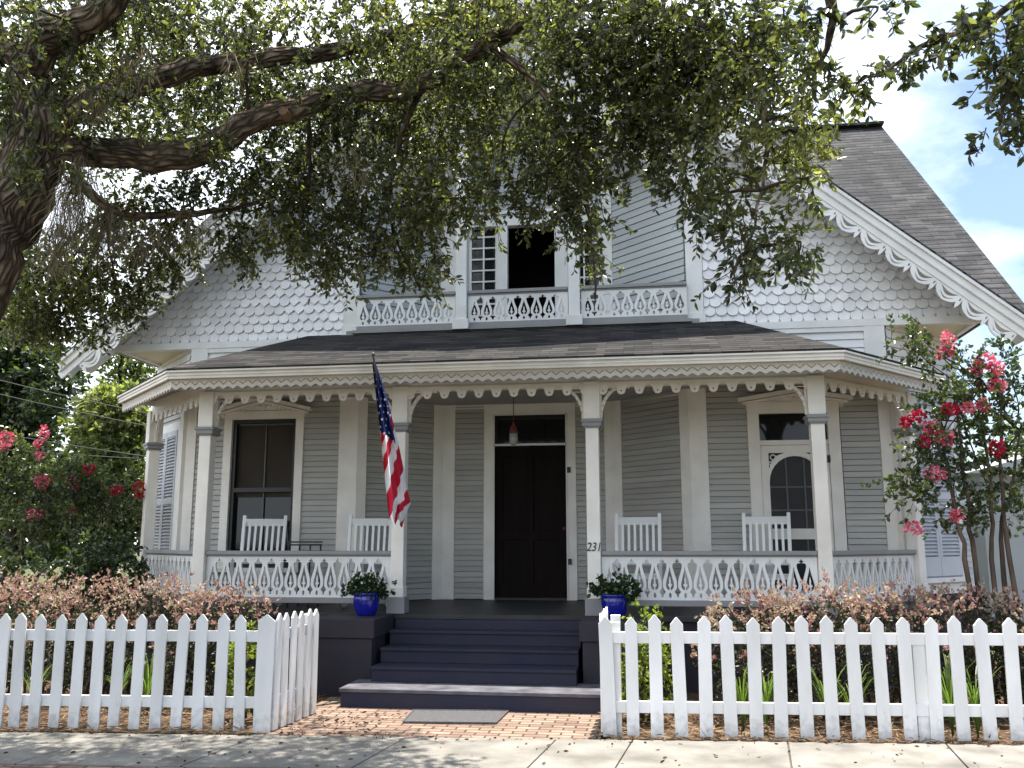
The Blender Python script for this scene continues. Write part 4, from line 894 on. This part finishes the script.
me.from_pydata([tuple(v) for v in vv], [], fs); me.materials.append(M['red']); me.materials.append(M['fwhite']); me.materials.append(M['navy'])
me.polygons.foreach_set('material_index', mi); me.polygons.foreach_set('use_smooth', [True]*len(fs)); me.update()
fo = bpy.data.objects.new('cloth', me); C.objects.link(fo); fo.parent = r_; fo['label'] = 'stars and stripes cloth hanging in folds'
b = MB()
def fp(u, t):
    x = u*NU; y_ = t*NV; i = min(int(x), NU-1); j = min(int(y_), NV-1); a_, c_ = x-i, y_-j
    return Vector(FLG[j, i]*(1-a_)*(1-c_)+FLG[j, i+1]*a_*(1-c_)+FLG[j+1, i]*(1-a_)*c_+FLG[j+1, i+1]*a_*c_)
row = 0; t = .07
while t < .46:
    n_ = 2 if t < .2 else 3
    for k in range(n_):
        u = (k+.5+(.25 if row % 2 else -.15))/n_
        if u > .93 or (u > .78 and t > .33): continue
        c_ = fp(u, t)+Vector((0, -.006, 0)); e1 = (fp(min(1, u+.05), t)-fp(max(0, u-.05), t)).normalized(); e2 = Vector((0, 0, 1)); e1 = Vector((e1.x, e1.y*.4, 0)).normalized()
        rr = .019 if t > .12 else .012; P_ = []
        for q_ in range(10): a_ = math.pi/2+q_*math.pi/5+.2; r2 = rr if q_ % 2 == 0 else rr*.42; P_.append(c_+e1*r2*math.cos(a_)+e2*r2*math.sin(a_))
        b.add([c_]+P_, [(0, 1+q_, 1+(q_+1) % 10) for q_ in range(10)])
    t += .042; row += 1
b.build('stars', 'fwhite', fo)
# ---- neighbours and cables
def simple_house(name, label, x0, x1, y0, y1, h, m, roof_h, wins):
    r_ = empty(name, ((x0+x1)/2, y0, 0), label, 'house')
    b = MB(); b.box(x0, x1, y0, y1, 0, h); b.build('wall', m, r_)
    xm_ = (x0+x1)/2
    b = MB(); b.hexa([(x0-.4, y0-.4, h), (x1+.4, y0-.4, h), (xm_, y0-.4, h+roof_h)], [(x0-.4, y1+.4, h), (x1+.4, y1+.4, h), (xm_, y1+.4, h+roof_h)]); o = b.build('roof', 'far_grey', r_)
    for a, c, e, g_ in wins:
        b = MB(); b.box(a, c, y0-.03, y0-.01, e, g_); w_ = b.build('window', 'glassd', r_)
        b = MB(); b.box(a-.1, a, y0-.05, y0, e-.1, g_+.1); b.box(c, c+.1, y0-.05, y0, e-.1, g_+.1); b.box(a, c, y0-.05, y0, g_, g_+.1); b.box(a-.1, c+.1, y0-.06, y0, e-.1, e); b.build('frame', 'white', w_)
nx = at(1018, 540, Y=9).x
simple_house('neighbour_house', 'pale grey-blue neighbouring house glimpsed behind the crape myrtle trunks', nx-.6, nx+7, 9, 17, 2.9, 'far_grey', 1.1, [(nx+2, nx+3, 1, 2.3)])
q0 = at(972, 541, Y=11); q1 = at(1012, 565, Y=11)
r_ = empty('shed', (q0.x, 11, 0), 'low white outbuilding with a dark band behind the crape myrtle trunks', 'shed')
b = MB(); b.box(q0.x-1.2, q1.x+1, 11, 14, 0, 2.2); b.build('wall', 'far_white', r_); b = MB(); b.box(q0.x-1.1, q1.x, 10.95, 10.99, .6, 1.55); b.build('dark_opening', 'black', r_)
b = MB(); b.box(q0.x-1.4, q1.x+1.2, 10.8, 14.2, 2.2, 2.32); b.build('roof', 'far_grey', r_)
cables = [((0, 374), (150, 414), 'uppermost thin overhead cable left of the porch'), ((0, 388), (152, 427), 'second overhead cable from the top left of the porch'),
          ((0, 427), (150, 457), 'third overhead cable down left of the porch, above the red blossoms'), ((0, 443), (148, 459), 'lowest overhead cable left of the porch, among the red blossoms')]
for k, (a, c, lb) in enumerate(cables):
    A = at(*a, Y=4.5+k*.1); Bp = at(*c, Y=4.8); dA = A-Bp; S_ = Bp+dA*2.5; b = MB()
    pts = [S_+(Bp-S_)*(i/12)-Vector((0, 0, .12*math.sin(math.pi*i/12))) for i in range(13)]
    b.tube(pts, .009, 6); setp(b.build('overhead_cable', 'wire'), lb, 'cable', 'overhead cables')
for k, (a, c, lb) in enumerate([((1030, 352), (958, 377), 'slanting overhead cable right of the gable, above the pink blossoms'), ((1030, 383), (955, 383), 'level overhead cable right of the porch roof')]):
    A = at(*a, Y=7+k); Bp = at(*c, Y=7.2+k); S_ = Bp+(A-Bp)*3; E_ = Bp+(Bp-A)*.6; b = MB(); b.tube([S_, A, Bp, E_], .011, 6); setp(b.build('overhead_cable', 'wire'), lb, 'cable', 'overhead cables')
# ================================================================== PLANTS
def V(px, py, d): return np.array(at(px, py, d=d))
# ---- live oak beside the pavement, its canopy hanging over the view
tb = Vector(V(-95, 330, 6.6)); oak = empty('oak_tree', (tb.x-.15, tb.y-.1, 0), 'big gnarled live oak whose leafy limbs and grey moss hang in front of the gable', 'tree')
b = MB()
trunk = [(tb.x-.15, tb.y-.1, -.05), (tb.x-.12, tb.y-.08, .9)]+[tuple(V(*q)) for q in ((-85, 380, 6.6), (-30, 275, 6.6), (12, 205, 6.65), (35, 150, 6.7), (42, 110, 6.7))]
P_ = limb(b, trunk, .36, .20, 18, .05); tr = b.build('trunk', 'bark', oak, smooth=True)
limbs = [([(20, 185, 6.7), (60, 152, 6.75), (94, 152, 6.9), (172, 156, 7.0), (215, 143, 7.1), (250, 121, 7.1), (305, 105, 7.2), (352, 92, 7.3), (400, 92, 7.3), (440, 75, 7.3), (488, 43, 7.2), (546, 8, 7.1), (610, -40, 7.0)], .135, .055),
         ([(38, 140, 6.7), (70, 115, 6.8), (117, 92, 6.9), (172, 76, 7.1), (203, 66, 7.2), (273, 57, 7.4), (344, 51, 7.5), (400, 33, 7.6), (470, 8, 7.6), (560, -50, 7.5)], .11, .045),
         ([(40, 130, 6.7), (30, 75, 6.6), (45, 40, 6.5), (78, 25, 6.4), (110, 2, 6.3), (150, -60, 6.2), (260, -120, 6.0), (420, -160, 5.8)], .15, .07),
         ([(32, 80, 6.6), (5, 45, 6.7), (-60, 0, 6.8), (-160, -60, 6.9)], .12, .06),
         ([(546, 8, 7.1), (620, 10, 6.6), (690, 20, 6.0), (745, 60, 5.6), (765, 120, 5.4), (760, 190, 5.4), (748, 250, 5.4)], .034, .005),
         ([(60, 150, 6.8), (110, 210, 7.4), (180, 215, 7.7), (245, 205, 7.9), (290, 190, 8.0)], .05, .012),
         ([(150, -60, 6.2), (400, -90, 5.4), (640, -60, 5.0), (800, -20, 4.9), (835, 20, 4.9), (815, 70, 5.0)], .08, .01),
         ([(640, -60, 5.0), (900, -90, 4.4), (1060, -30, 4.1), (1030, 20, 4.1), (1010, 80, 4.1)], .06, .008),
         ([(1060, -30, 4.1), (985, 22, 4.4), (925, 45, 4.6), (880, 75, 4.8), (842, 85, 4.9)], .02, .004),
         ([(488, 43, 7.2), (540, 90, 7.0), (575, 150, 6.9), (590, 220, 6.9), (595, 300, 6.9)], .035, .006),
         ([(425, 82, 7.3), (400, 140, 7.5), (390, 210, 7.6), (420, 290, 7.7)], .03, .006),
         ([(305, 105, 7.2), (310, 170, 7.6), (300, 230, 7.8)], .03, .006)]
b = MB()
for pts, r0_, r1_ in limbs: limb(b, [V(*q) for q in pts], r0_, r1_, 10, .02)
b.build('limb', 'bark', oak, smooth=True)
# lobes: px, py, rx, ry, depth
lobes = [(30, 60, 60, 60, 6.3), (110, 40, 70, 45, 6.6), (200, 30, 80, 40, 6.9), (300, 25, 80, 40, 7.0), (400, 30, 70, 45, 6.8), (500, 40, 70, 50, 6.6), (590, 40, 70, 50, 6.3), (680, 40, 60, 50, 6.0), (750, 50, 45, 50, 5.7),
         (20, 130, 40, 50, 6.2), (150, 115, 60, 35, 7.2), (230, 95, 60, 35, 7.3), (300, 120, 60, 40, 7.4), (370, 130, 60, 45, 7.4), (440, 130, 55, 50, 7.2), (520, 120, 55, 50, 7.0), (600, 110, 60, 40, 6.7), (670, 110, 55, 55, 6.4), (735, 120, 50, 50, 5.8), (775, 90, 30, 45, 5.4),
         (35, 300, 50, 35, 8.2), (95, 265, 60, 45, 8.0), (60, 330, 50, 22, 8.3), (150, 210, 55, 40, 7.9), (170, 262, 30, 26, 8.0), (120, 310, 30, 18, 8.2), (225, 190, 50, 28, 8.0), (240, 250, 22, 32, 8.0), (275, 190, 45, 35, 7.8), (290, 235, 26, 30, 7.8),
         (330, 195, 50, 45, 7.7), (318, 255, 22, 28, 7.6), (385, 200, 55, 50, 7.5), (350, 245, 30, 28, 7.5), (335, 280, 12, 14, 7.5), (395, 265, 30, 20, 7.6), (427, 275, 16, 20, 7.6), (440, 200, 40, 40, 7.4), (478, 212, 24, 22, 7.3), (430, 238, 26, 22, 7.4),
         (500, 175, 40, 35, 7.2), (545, 205, 35, 28, 7.1), (585, 215, 26, 35, 6.9), (592, 258, 15, 26, 6.9), (578, 180, 30, 25, 6.9), (640, 160, 40, 18, 6.6), (690, 175, 35, 30, 6.2), (700, 215, 14, 18, 6.0), (730, 200, 40, 35, 5.8), (775, 180, 32, 40, 5.5), (740, 250, 16, 35, 5.4), (770, 270, 28, 24, 5.3), (800, 268, 28, 14, 5.3), (735, 300, 6, 16, 5.3), (808, 205, 20, 22, 5.3), (795, 140, 25, 30, 5.3), (810, 110, 14, 30, 5.1)]
lobes += [(100, 292, 55, 20, 8.1), (35, 325, 45, 18, 8.3), (150, 235, 45, 26, 8.0), (60, 270, 40, 26, 8.2), (620, 70, 60, 40, 6.8), (700, 90, 55, 40, 6.5), (660, 50, 60, 36, 6.3), (740, 60, 40, 36, 6.0), (590, 20, 60, 24, 6.6), (560, 150, 40, 26, 7.2), (470, 90, 50, 36, 8.2), (20, 20, 40, 24, 6.1), (150, 20, 60, 20, 6.4), (60, 100, 26, 20, 6.25), (135, 112, 24, 10, 6.5), (200, 140, 24, 12, 6.7), (330, 90, 26, 12, 6.9), (380, 50, 30, 12, 7.1), (30, 160, 26, 16, 6.2), (250, 60, 24, 12, 6.8), (430, 70, 30, 18, 6.9)]
cen = []; rad = []
NB = len(lobes)-10
for li, (px, py, rx, ry, dd) in enumerate(lobes):
    if py < 150 and px < 560 and li < NB: dd += .75
    py -= 26 if dd < 6 else 14
    if dd < 6: ry *= .72; rx *= .85
    cen.append(V(px, py, dd)); k = dd/F_PX; rad.append((rx*k*.92, .34+.2*(py < 150), ry*k*.88))
p1, d1, T1 = sprays(cen, rad, 6300, .75, (.15, .34), 14)
nearb = [(985, 12, 28, 14, 4.3), (1010, 30, 26, 30, 4.1), (1012, 85, 18, 34, 4.1), (1000, 125, 15, 9, 4.1), (945, 35, 28, 13, 4.5), (905, 60, 22, 13, 4.7), (862, 78, 20, 9, 4.85), (848, 88, 10, 6, 4.9), (878, 8, 12, 8, 4.7), (818, 12, 18, 14, 4.9), (1018, 60, 10, 25, 4.1)]
p2, d2, T2 = sprays([V(a, b_, e) for a, b_, c, d_, e in nearb], [(c*e/F_PX, .12, d_*e/F_PX) for a, b_, c, d_, e in nearb], 150, .7, (.10, .2), 12)
high = [(-150, -150, 6.8, 1.2), (50, -180, 6.4, 1.3), (250, -200, 6.2, 1.3), (430, -170, 6.6, 1.2), (600, -160, 5.8, 1.1), (150, -120, 8.2, 1.2), (-60, 60, 7.6, 1.2), (-150, 200, 7.4, 1.0), (330, -150, 8.4, 1.2), (780, -170, 4.8, .8), (950, -150, 4.2, .6), (-250, 0, 6.2, 1.3), (60, -90, 9.3, 1.1), (220, -40, 9.2, .8), (400, -120, 9.4, .9), (-80, -120, 9.0, 1.2)]
over = [(X_, -2.0+.3*math.sin(X_*3), 6.1+.3*math.cos(X_*2), 1.0) for X_ in (-5.6, -4.4, -3.3, -2.2, -1.1, -.1)]
p3, d3, T3 = sprays([V(a, b_, e) for a, b_, e, r_ in high], [(r_, r_*.9, r_*.45) for a, b_, e, r_ in high], 1300, .2, (.25, .5), 15)
p4, d4, T4 = sprays([np.array(o_[:3]) for o_ in over], [(.75, .8, .3)]*len(over), 1250, .2, (.25, .5), 15)
leaf_mesh('crown', np.concatenate([p1, p2, p3, p4]), np.concatenate([d1, d2, d3, d4]), .053, 'oak', oak, width=.42)
b = MB(); twig_mesh(b, T1+T2, .0035)
# boughs linking lobes to the nearest limb
LP = []
for pts, r0_, r1_ in limbs: LP += [V(*q) for q in pts]
LP = np.array(LP)
for c_ in cen+[V(a, b_, e) for a, b_, c, d_, e in nearb]:
    k = np.argsort(((LP-c_)**2).sum(1))[0]; a_ = Vector(LP[k]); e_ = Vector(c_)
    if (e_-a_).length < (2.2 if a_.x < 3 else .9): limb(b, [a_, a_.lerp(e_, .5)+Vector((rng.normal()*.06, rng.normal()*.06, .05))*(e_-a_).length, e_, e_+Vector((rng.normal()*.05, 0, -.08))], .014, .003, 5, .006)
b.build('twigs', 'twig', oak)
mc = [(80, 175, 18, 30, 6.6, 380), (68, 205, 16, 36, 6.5, 500), (105, 225, 26, 30, 6.9, 330), (145, 235, 28, 26, 7.2, 200), (55, 240, 14, 30, 6.5, 200), (190, 225, 22, 22, 7.3, 120), (135, 60, 25, 22, 6.8, 220), (95, 95, 22, 18, 6.6, 180), (240, 60, 16, 22, 7.0, 90), (355, 160, 16, 24, 7.2, 100)]
mp1 = []; 
for px, py, rx, ry, dd, n in mc:
    q_, _ = blob(n, V(px, py, dd), (rx*dd/F_PX, .15, ry*dd/F_PX)); mp1.append(q_)
mp1 = np.concatenate(mp1); md = rng.normal(size=mp1.shape)*.35; md[:, 2] -= 1
leaf_mesh('spanish_moss', mp1, md, .20, 'moss', oak, width=.022, fold=.1, label='grey hanging moss on the trunk and lower limbs')
b = MB(); c_ = V(287, 117, 7.1); b.tube([tuple(c_+np.array([.0, -.0, 0])), tuple(c_+np.array([.01, -.11, 0]))], [.042, .036], 8); b.build('sawn_stub', mat('fresh_cut_wood', (.20, .11, .07), .8, .2, 10), oak)
# ---- shrubs and hedges
def shrub(label, ells, n, mats, size=.04, top=.62, droop=0, cat='shrub', name='shrub', group=None, stems=7, width=.55, nl=9, ln=(.06, .16)):
    cs = [e[:3] for e in ells]; rs = [e[3:] for e in ells]
    x = np.mean([c_[0] for c_ in cs]); y_ = np.mean([c_[1] for c_ in cs]); r_ = empty(name, (x, y_, 0), label, cat, group)
    P_, D_, T = sprays(cs, rs, n, droop, ln, nl, shell=.75)
    if P_.shape[0]: P_[:, 2] = np.maximum(P_[:, 2], .03)
    if len(mats) == 2:
        zt_ = np.full(len(P_), -1.0)
        for c_, r2 in zip(cs, rs):
            q_ = (P_[:, 0]-c_[0])/r2[0]; w_ = (P_[:, 1]-c_[1])/r2[1]; zz = c_[2]+r2[2]*np.sqrt(np.clip(1-q_**2-w_**2, 0, 1)); zt_ = np.maximum(zt_, zz)
        up_ = P_[:, 2] > zt_-(1-top)*np.mean([r2[2] for r2 in rs])*rng.uniform(.5, 1.3, len(P_))
        leaf_mesh('new_growth', P_[up_], D_[up_]+[0, 0, .6], size, mats[0], r_, width=width)
        leaf_mesh('foliage', P_[~up_], D_[~up_], size, mats[1], r_, width=width)
    else: leaf_mesh('foliage', P_, D_, size, mats[0], r_, width=width)
    b = MB()
    for k in range(stems):
        c_ = cs[k % len(cs)]; e_ = Vector(c_)+Vector((rng.normal()*.5*rs[k % len(cs)][0], rng.normal()*.4*rs[k % len(cs)][1], 0))
        a_ = Vector((c_[0]+rng.normal()*.06, c_[1]+rng.normal()*.05, -.02)); limb(b, [a_, a_.lerp(e_, .5)+Vector((rng.normal()*.04, 0, .03)), e_], .014, .006, 6, .01)
    b.build('stems', 'twig', r_); return r_
GL = 'pink-tipped hedge shrubs behind the picket fences'
HL = [(-5.75, -.55, 'leftmost pink-tipped hedge shrub, at the left edge of the photo'), (-4.95, -1.2, 'pink-bronze tipped hedge shrub second from the left edge'), (-4.15, -1.3, 'pink-bronze tipped hedge shrub behind the middle of the left fence'), (-3.35, -1.35, 'pink-tipped hedge shrub in front of the left porch corner column'), (-2.68, -1.4, 'rounded cream and pink hedge shrub nearest the steps, left of the path')]
for k, (x, y_, lb) in enumerate(HL):
    h = [1.17, 1.22, 1.20, 1.24, 1.15][k]
    shrub(lb, [(x, y_, h*.55, .50, .48, h*.47), (x+.2, y_+.1, h*.6, .36, .4, h*.42), (x-.22, y_-.05, h*.5, .36, .4, h*.46)], 640, ['lorop_top', 'lorop'], .034, .66, 0, group=GL)
HR = [(2.62, -1.35, 'yellowish pink hedge shrub nearest the steps, right of the path'), (3.25, -1.3, 'pink-tipped hedge shrub below the right corner column of the porch'), (3.9, -1.25, 'pink-tipped hedge shrub below the right chamfered porch railing'), (4.55, -1.15, 'dark plum hedge shrub left of the crape myrtle trunks'), (5.25, -1.05, 'dark plum hedge shrub around the crape myrtle trunks at the right edge')]
for k, (x, y_, lb) in enumerate(HR):
    h = [1.12, 1.20, 1.17, 1.18, 1.17][k]
    shrub(lb, [(x, y_, h*.55, .46, .45, h*.47), (x+.2, y_+.1, h*.6, .34, .4, h*.42), (x-.2, y_-.05, h*.55, .34, .4, h*.44)], 640, ['lorop_top', 'lorop'], .034, .66 if k < 3 else .80, 0, group=GL)
lm = at(647, 640, Y=-1.75); shrub('bright lime green shrub behind the first pickets right of the path', [(lm.x, -1.72, .62, .19, .18, .40), (lm.x-.03, -1.7, .3, .2, .2, .28)], 170, ['lime'], .045, stems=5)
lm = at(247, 660, Y=-2.1); shrub('small fresh green shrub in the corner of the left fence', [(lm.x, -2.1, .48, .17, .15, .38)], 110, ['lime'], .045, stems=4)
# ---- strappy clumps
def clump(px, label, h=.5, n=34, y_=-2.0, lean=0):
    x = at(px, 700, Y=y_).x; r_ = empty('daylily_clump', (x, y_, 0), label, 'plant', 'daylily clumps behind the picket fences'); b = MB()
    for k in range(n):
        a = rng.uniform(0, 2*math.pi); hh = h*rng.uniform(.65, 1.15); rr = hh*rng.uniform(.15, .65); sx_ = Vector((-math.sin(a), math.cos(a), 0))*.008; pts = []
        for q_ in range(7): t = q_/6; pts.append(Vector((x+math.cos(a)*rr*t**1.6+lean*t*.2+rng.normal()*.0, y_+math.sin(a)*rr*t**1.6, hh*(t*1.25-.45*t**3)/.8)))
        n0 = len(b.v); 
        for q_, p_ in enumerate(pts): w_ = (1-q_/6.3)**.6; b.v += [tuple(p_-sx_*w_), tuple(p_+sx_*w_)]
        for q_ in range(6): b.f.append((n0+2*q_, n0+2*q_+1, n0+2*q_+3, n0+2*q_+2))
    b.build('leaves', 'grass', r_)
for px, lb, h in ((33, 'strappy green clump behind the left end of the left fence', .42), (118, 'strappy pale clump behind the left fence, below the middle hedge shrub', .46), (148, 'strappy green clump behind the left fence, nearest the steps', .5), (742, 'green strappy clump, first to the right of the lime shrub', .50), (766, 'arching strappy clump beside the first one right of the lime shrub', .5), (828, 'pale arching strappy clump behind the centre of the right fence', .5), (853, 'green strappy clump behind the centre of the right fence', .52), (950, 'brightest upright strappy clump behind the right fence, by its post', .6), (975, 'arching strappy clump nearest the right edge of the photo', .52)): clump(px, lb, h)
# ---- crape myrtles
def crape(label, Y0, stems, ells, flowers, n, base, leaf='crape', size=.05, group='crape myrtles', nl=12, ln=(.12, .3)):
    bx = at(*base, Y=Y0); r_ = empty('crape_myrtle', (bx.x, Y0, 0), label, 'tree', group); b = MB()
    for st_ in stems:
        pts = [at(px, py, Y=Y0+dy) for px, py, dy in st_]; pts = [Vector((pts[0].x+.02, Y0, -.03))]+pts
        limb(b, pts, .029, .010, 8, .02)
    b.build('trunk', 'smooth', r_, smooth=True)
    k = (Y0-CY)/F_PX; cs = [np.array(at(px, py, Y=Y0+dy)) for px, py, rx, ry, dy in ells]; rs = [(rx*k, .28, ry*k) for px, py, rx, ry, dy in ells]
    P_, D_, T = sprays(cs, rs, n, .0, ln, nl, .4); leaf_mesh('crown', P_, D_+[0, 0, .1], size, leaf, r_, width=.62); b = MB(); twig_mesh(b, T, .003)
    for c_ in cs:
        s_ = stems[rng.integers(len(stems))][-1]; a_ = at(s_[0], s_[1], Y=Y0+s_[2]); limb(b, [a_, a_.lerp(Vector(c_), .5)+Vector((0, 0, -.04)), Vector(c_)], .01, .004, 5, .02)
    b.build('twigs', 'twig', r_)
    for px, py, rx, ry, dk in flowers:
        rx *= .82; ry *= .85
        c_ = np.array(at(px, py, Y=Y0-.2)); q_, u_ = blob(int(rx*ry*1.3)+30, c_, (rx*k*.95, rx*k*.8, ry*k*1.05), .2)
        leaf_mesh('blossom', q_, u_+rng.normal(size=u_.shape)*.7, .032, 'redfl' if dk else 'pink', r_, width=.9)
    return r_
crape('multi-stemmed crape myrtle with pink blossom at the right corner of the house', -.75,
      [[(966, 560, 0), (957, 520, 0), (948, 470, 0), (940, 420, 0)], [(975, 560, .05), (968, 510, .05), (962, 460, 0), (955, 400, 0)], [(992, 560, 0), (992, 500, 0), (985, 440, .05), (982, 380, 0)], [(1010, 560, 0), (1004, 510, 0), (1000, 440, 0), (1003, 380, 0)], [(1000, 540, .1), (1012, 490, .1), (1020, 430, .1)]],
      [(955, 440, 42, 38, 0), (985, 470, 48, 42, .1), (1005, 420, 34, 50, .1), (960, 400, 30, 24, 0), (985, 395, 26, 30, .1), (935, 460, 26, 26, -.1), (918, 495, 20, 12, -.2), (935, 352, 20, 16, 0), (908, 345, 20, 9, -.1), (957, 372, 14, 26, 0), (1012, 370, 18, 34, .1), (1030, 440, 30, 60, .1), (955, 500, 34, 22, 0), (995, 505, 30, 18, 0), (905, 480, 12, 5, -.2), (915, 333, 9, 8, 0)],
      [(948, 342, 7, 12, 0), (944, 353, 9, 6, 0), (985, 361, 10, 8, 0), (996, 368, 8, 7, 0), (977, 368, 5, 8, 0), (998, 385, 9, 7, 0), (917, 416, 9, 6, 1), (906, 422, 6, 5, 1), (931, 427, 10, 7, 0), (945, 438, 9, 8, 0), (925, 442, 7, 5, 1), (935, 474, 11, 7, 0), (914, 528, 10, 6, 0), (957, 516, 7, 6, 0), (997, 448, 8, 8, 1), (950, 410, 9, 6, 1), (983, 405, 6, 6, 0), (968, 408, 7, 5, 0)], 540, (985, 600))
crape('crape myrtle with pink blossom heads at the far left, nearest the edge of the photo', .9, [[(20, 560, 0), (22, 520, 0), (20, 480, 0)], [(38, 560, 0), (42, 520, 0), (48, 480, 0)]],
      [(20, 510, 35, 40, 0), (50, 520, 30, 35, 0), (10, 470, 25, 25, 0), (45, 475, 22, 25, 0), (-20, 500, 40, 50, 0), (18, 455, 14, 20, 0)], [(44, 433, 6, 9, 0), (39, 444, 5, 4, 0), (7, 438, 12, 7, 0), (40, 456, 6, 5, 0), (42, 482, 10, 9, 0), (35, 515, 10, 8, 0), (5, 447, 6, 4, 0)], 480, (30, 590))
crape('crape myrtle with dark red blossom heads, between the far left one and the porch', 1.6, [[(80, 560, 0), (78, 520, 0), (80, 485, 0)], [(92, 560, 0), (100, 520, 0), (112, 495, 0)]],
      [(75, 505, 28, 24, 0), (100, 500, 26, 22, 0), (70, 475, 22, 18, 0), (125, 500, 20, 16, 0), (92, 480, 18, 16, 0)], [(70, 485, 12, 10, 0), (69, 509, 9, 8, 0), (89, 469, 8, 6, 1), (117, 490, 8, 6, 1), (139, 490, 8, 10, 1)], 330, (88, 590))
cb_ = at(103, 545, Y=.45)
shrub('rounded glossy dark green shrub between the crape myrtles and the porch end', [(cb_.x, .45, .98, .50, .4, .80), (cb_.x+.22, .5, .85, .28, .4, .75), (cb_.x-.35, .45, .8, .35, .4, .75)], 620, ['magn'], .062, stems=8, nl=10, ln=(.1, .22))
cb_ = at(14, 560, Y=.2)
shrub('dark green shrub at the left edge of the photo beneath the pink blossom', [(cb_.x, .2, .82, .5, .4, .72), (cb_.x-.6, .2, .95, .55, .4, .85)], 420, ['magn'], .06, stems=8, nl=10, ln=(.1, .22))
# ---- background trees
def tree(name, label, px, py, Y0, rx, rz, n, leaf, size, trunk_r=.18, group='trees behind the house', extra=(), nl=14, droop=.3, ln=(.3, .8)):
    c_ = at(px, py, Y=Y0); r_ = empty(name, (c_.x, Y0, 0), label, 'tree', group)
    b = MB(); limb(b, [(c_.x, Y0, -.05), (c_.x+.1, Y0, c_.z*.4), (c_.x, Y0, c_.z)], trunk_r, trunk_r*.35, 10, .05)
    cs = []; rs = []
    for k in range(14):
        u = rng.normal(size=3); u /= np.linalg.norm(u); q_ = np.array(c_)+u*np.array([rx, rx*.8, rz])*.62; cs.append(q_); rs.append((rx*rng.uniform(.3, .5), rx*rng.uniform(.3, .45), rz*rng.uniform(.25, .45)))
        limb(b, [(c_.x, Y0, c_.z*rng.uniform(.4, .8)), tuple((np.array(c_)+q_)/2+[0, 0, -.1]), tuple(q_)], trunk_r*.35, .02, 6, .05)
    b.build('trunk', 'twig', r_); P_, D_, T = sprays(cs, rs, n, droop, ln, nl); leaf_mesh('crown', P_, D_, size, leaf, r_, width=.5); return r_
tree('evergreen_tree', 'large dark evergreen tree behind the far left of the porch roof', 20, 405, 9, 1.7, 2.0, 1500, 'magn', .15)
tree('evergreen_tree', 'tall dark evergreen filling the left edge beyond the oak trunk', -60, 330, 11, 2.4, 3.4, 1500, 'magn', .17)
tree('bamboo_clump', 'feathery yellow-green tree left of the porch eave, behind the cables', 112, 425, 7.5, .75, .95, 900, 'bamb', .13, .05, droop=.6, ln=(.2, .5))
tree('evergreen_tree', 'mid green tree low behind the bamboo and the left blossoms', 95, 500, 8.5, 1.9, 1.1, 1100, 'crape', .14)
tree('evergreen_tree', 'grey-green wispy tree rising behind the left rake end', 125, 365, 12, .9, 1.3, 260, 'bamb', .13, .06, droop=.2)
tree('evergreen_tree', 'broad dark tree low at the left horizon', -30, 520, 10, 2.6, 1.3, 900, 'magn', .16)
tree('evergreen_tree', 'dark bushy tree behind the outbuilding at the right edge', 1090, 470, 15, 2.6, 2.0, 900, 'crape', .17)
print('objects', len(bpy.data.objects))
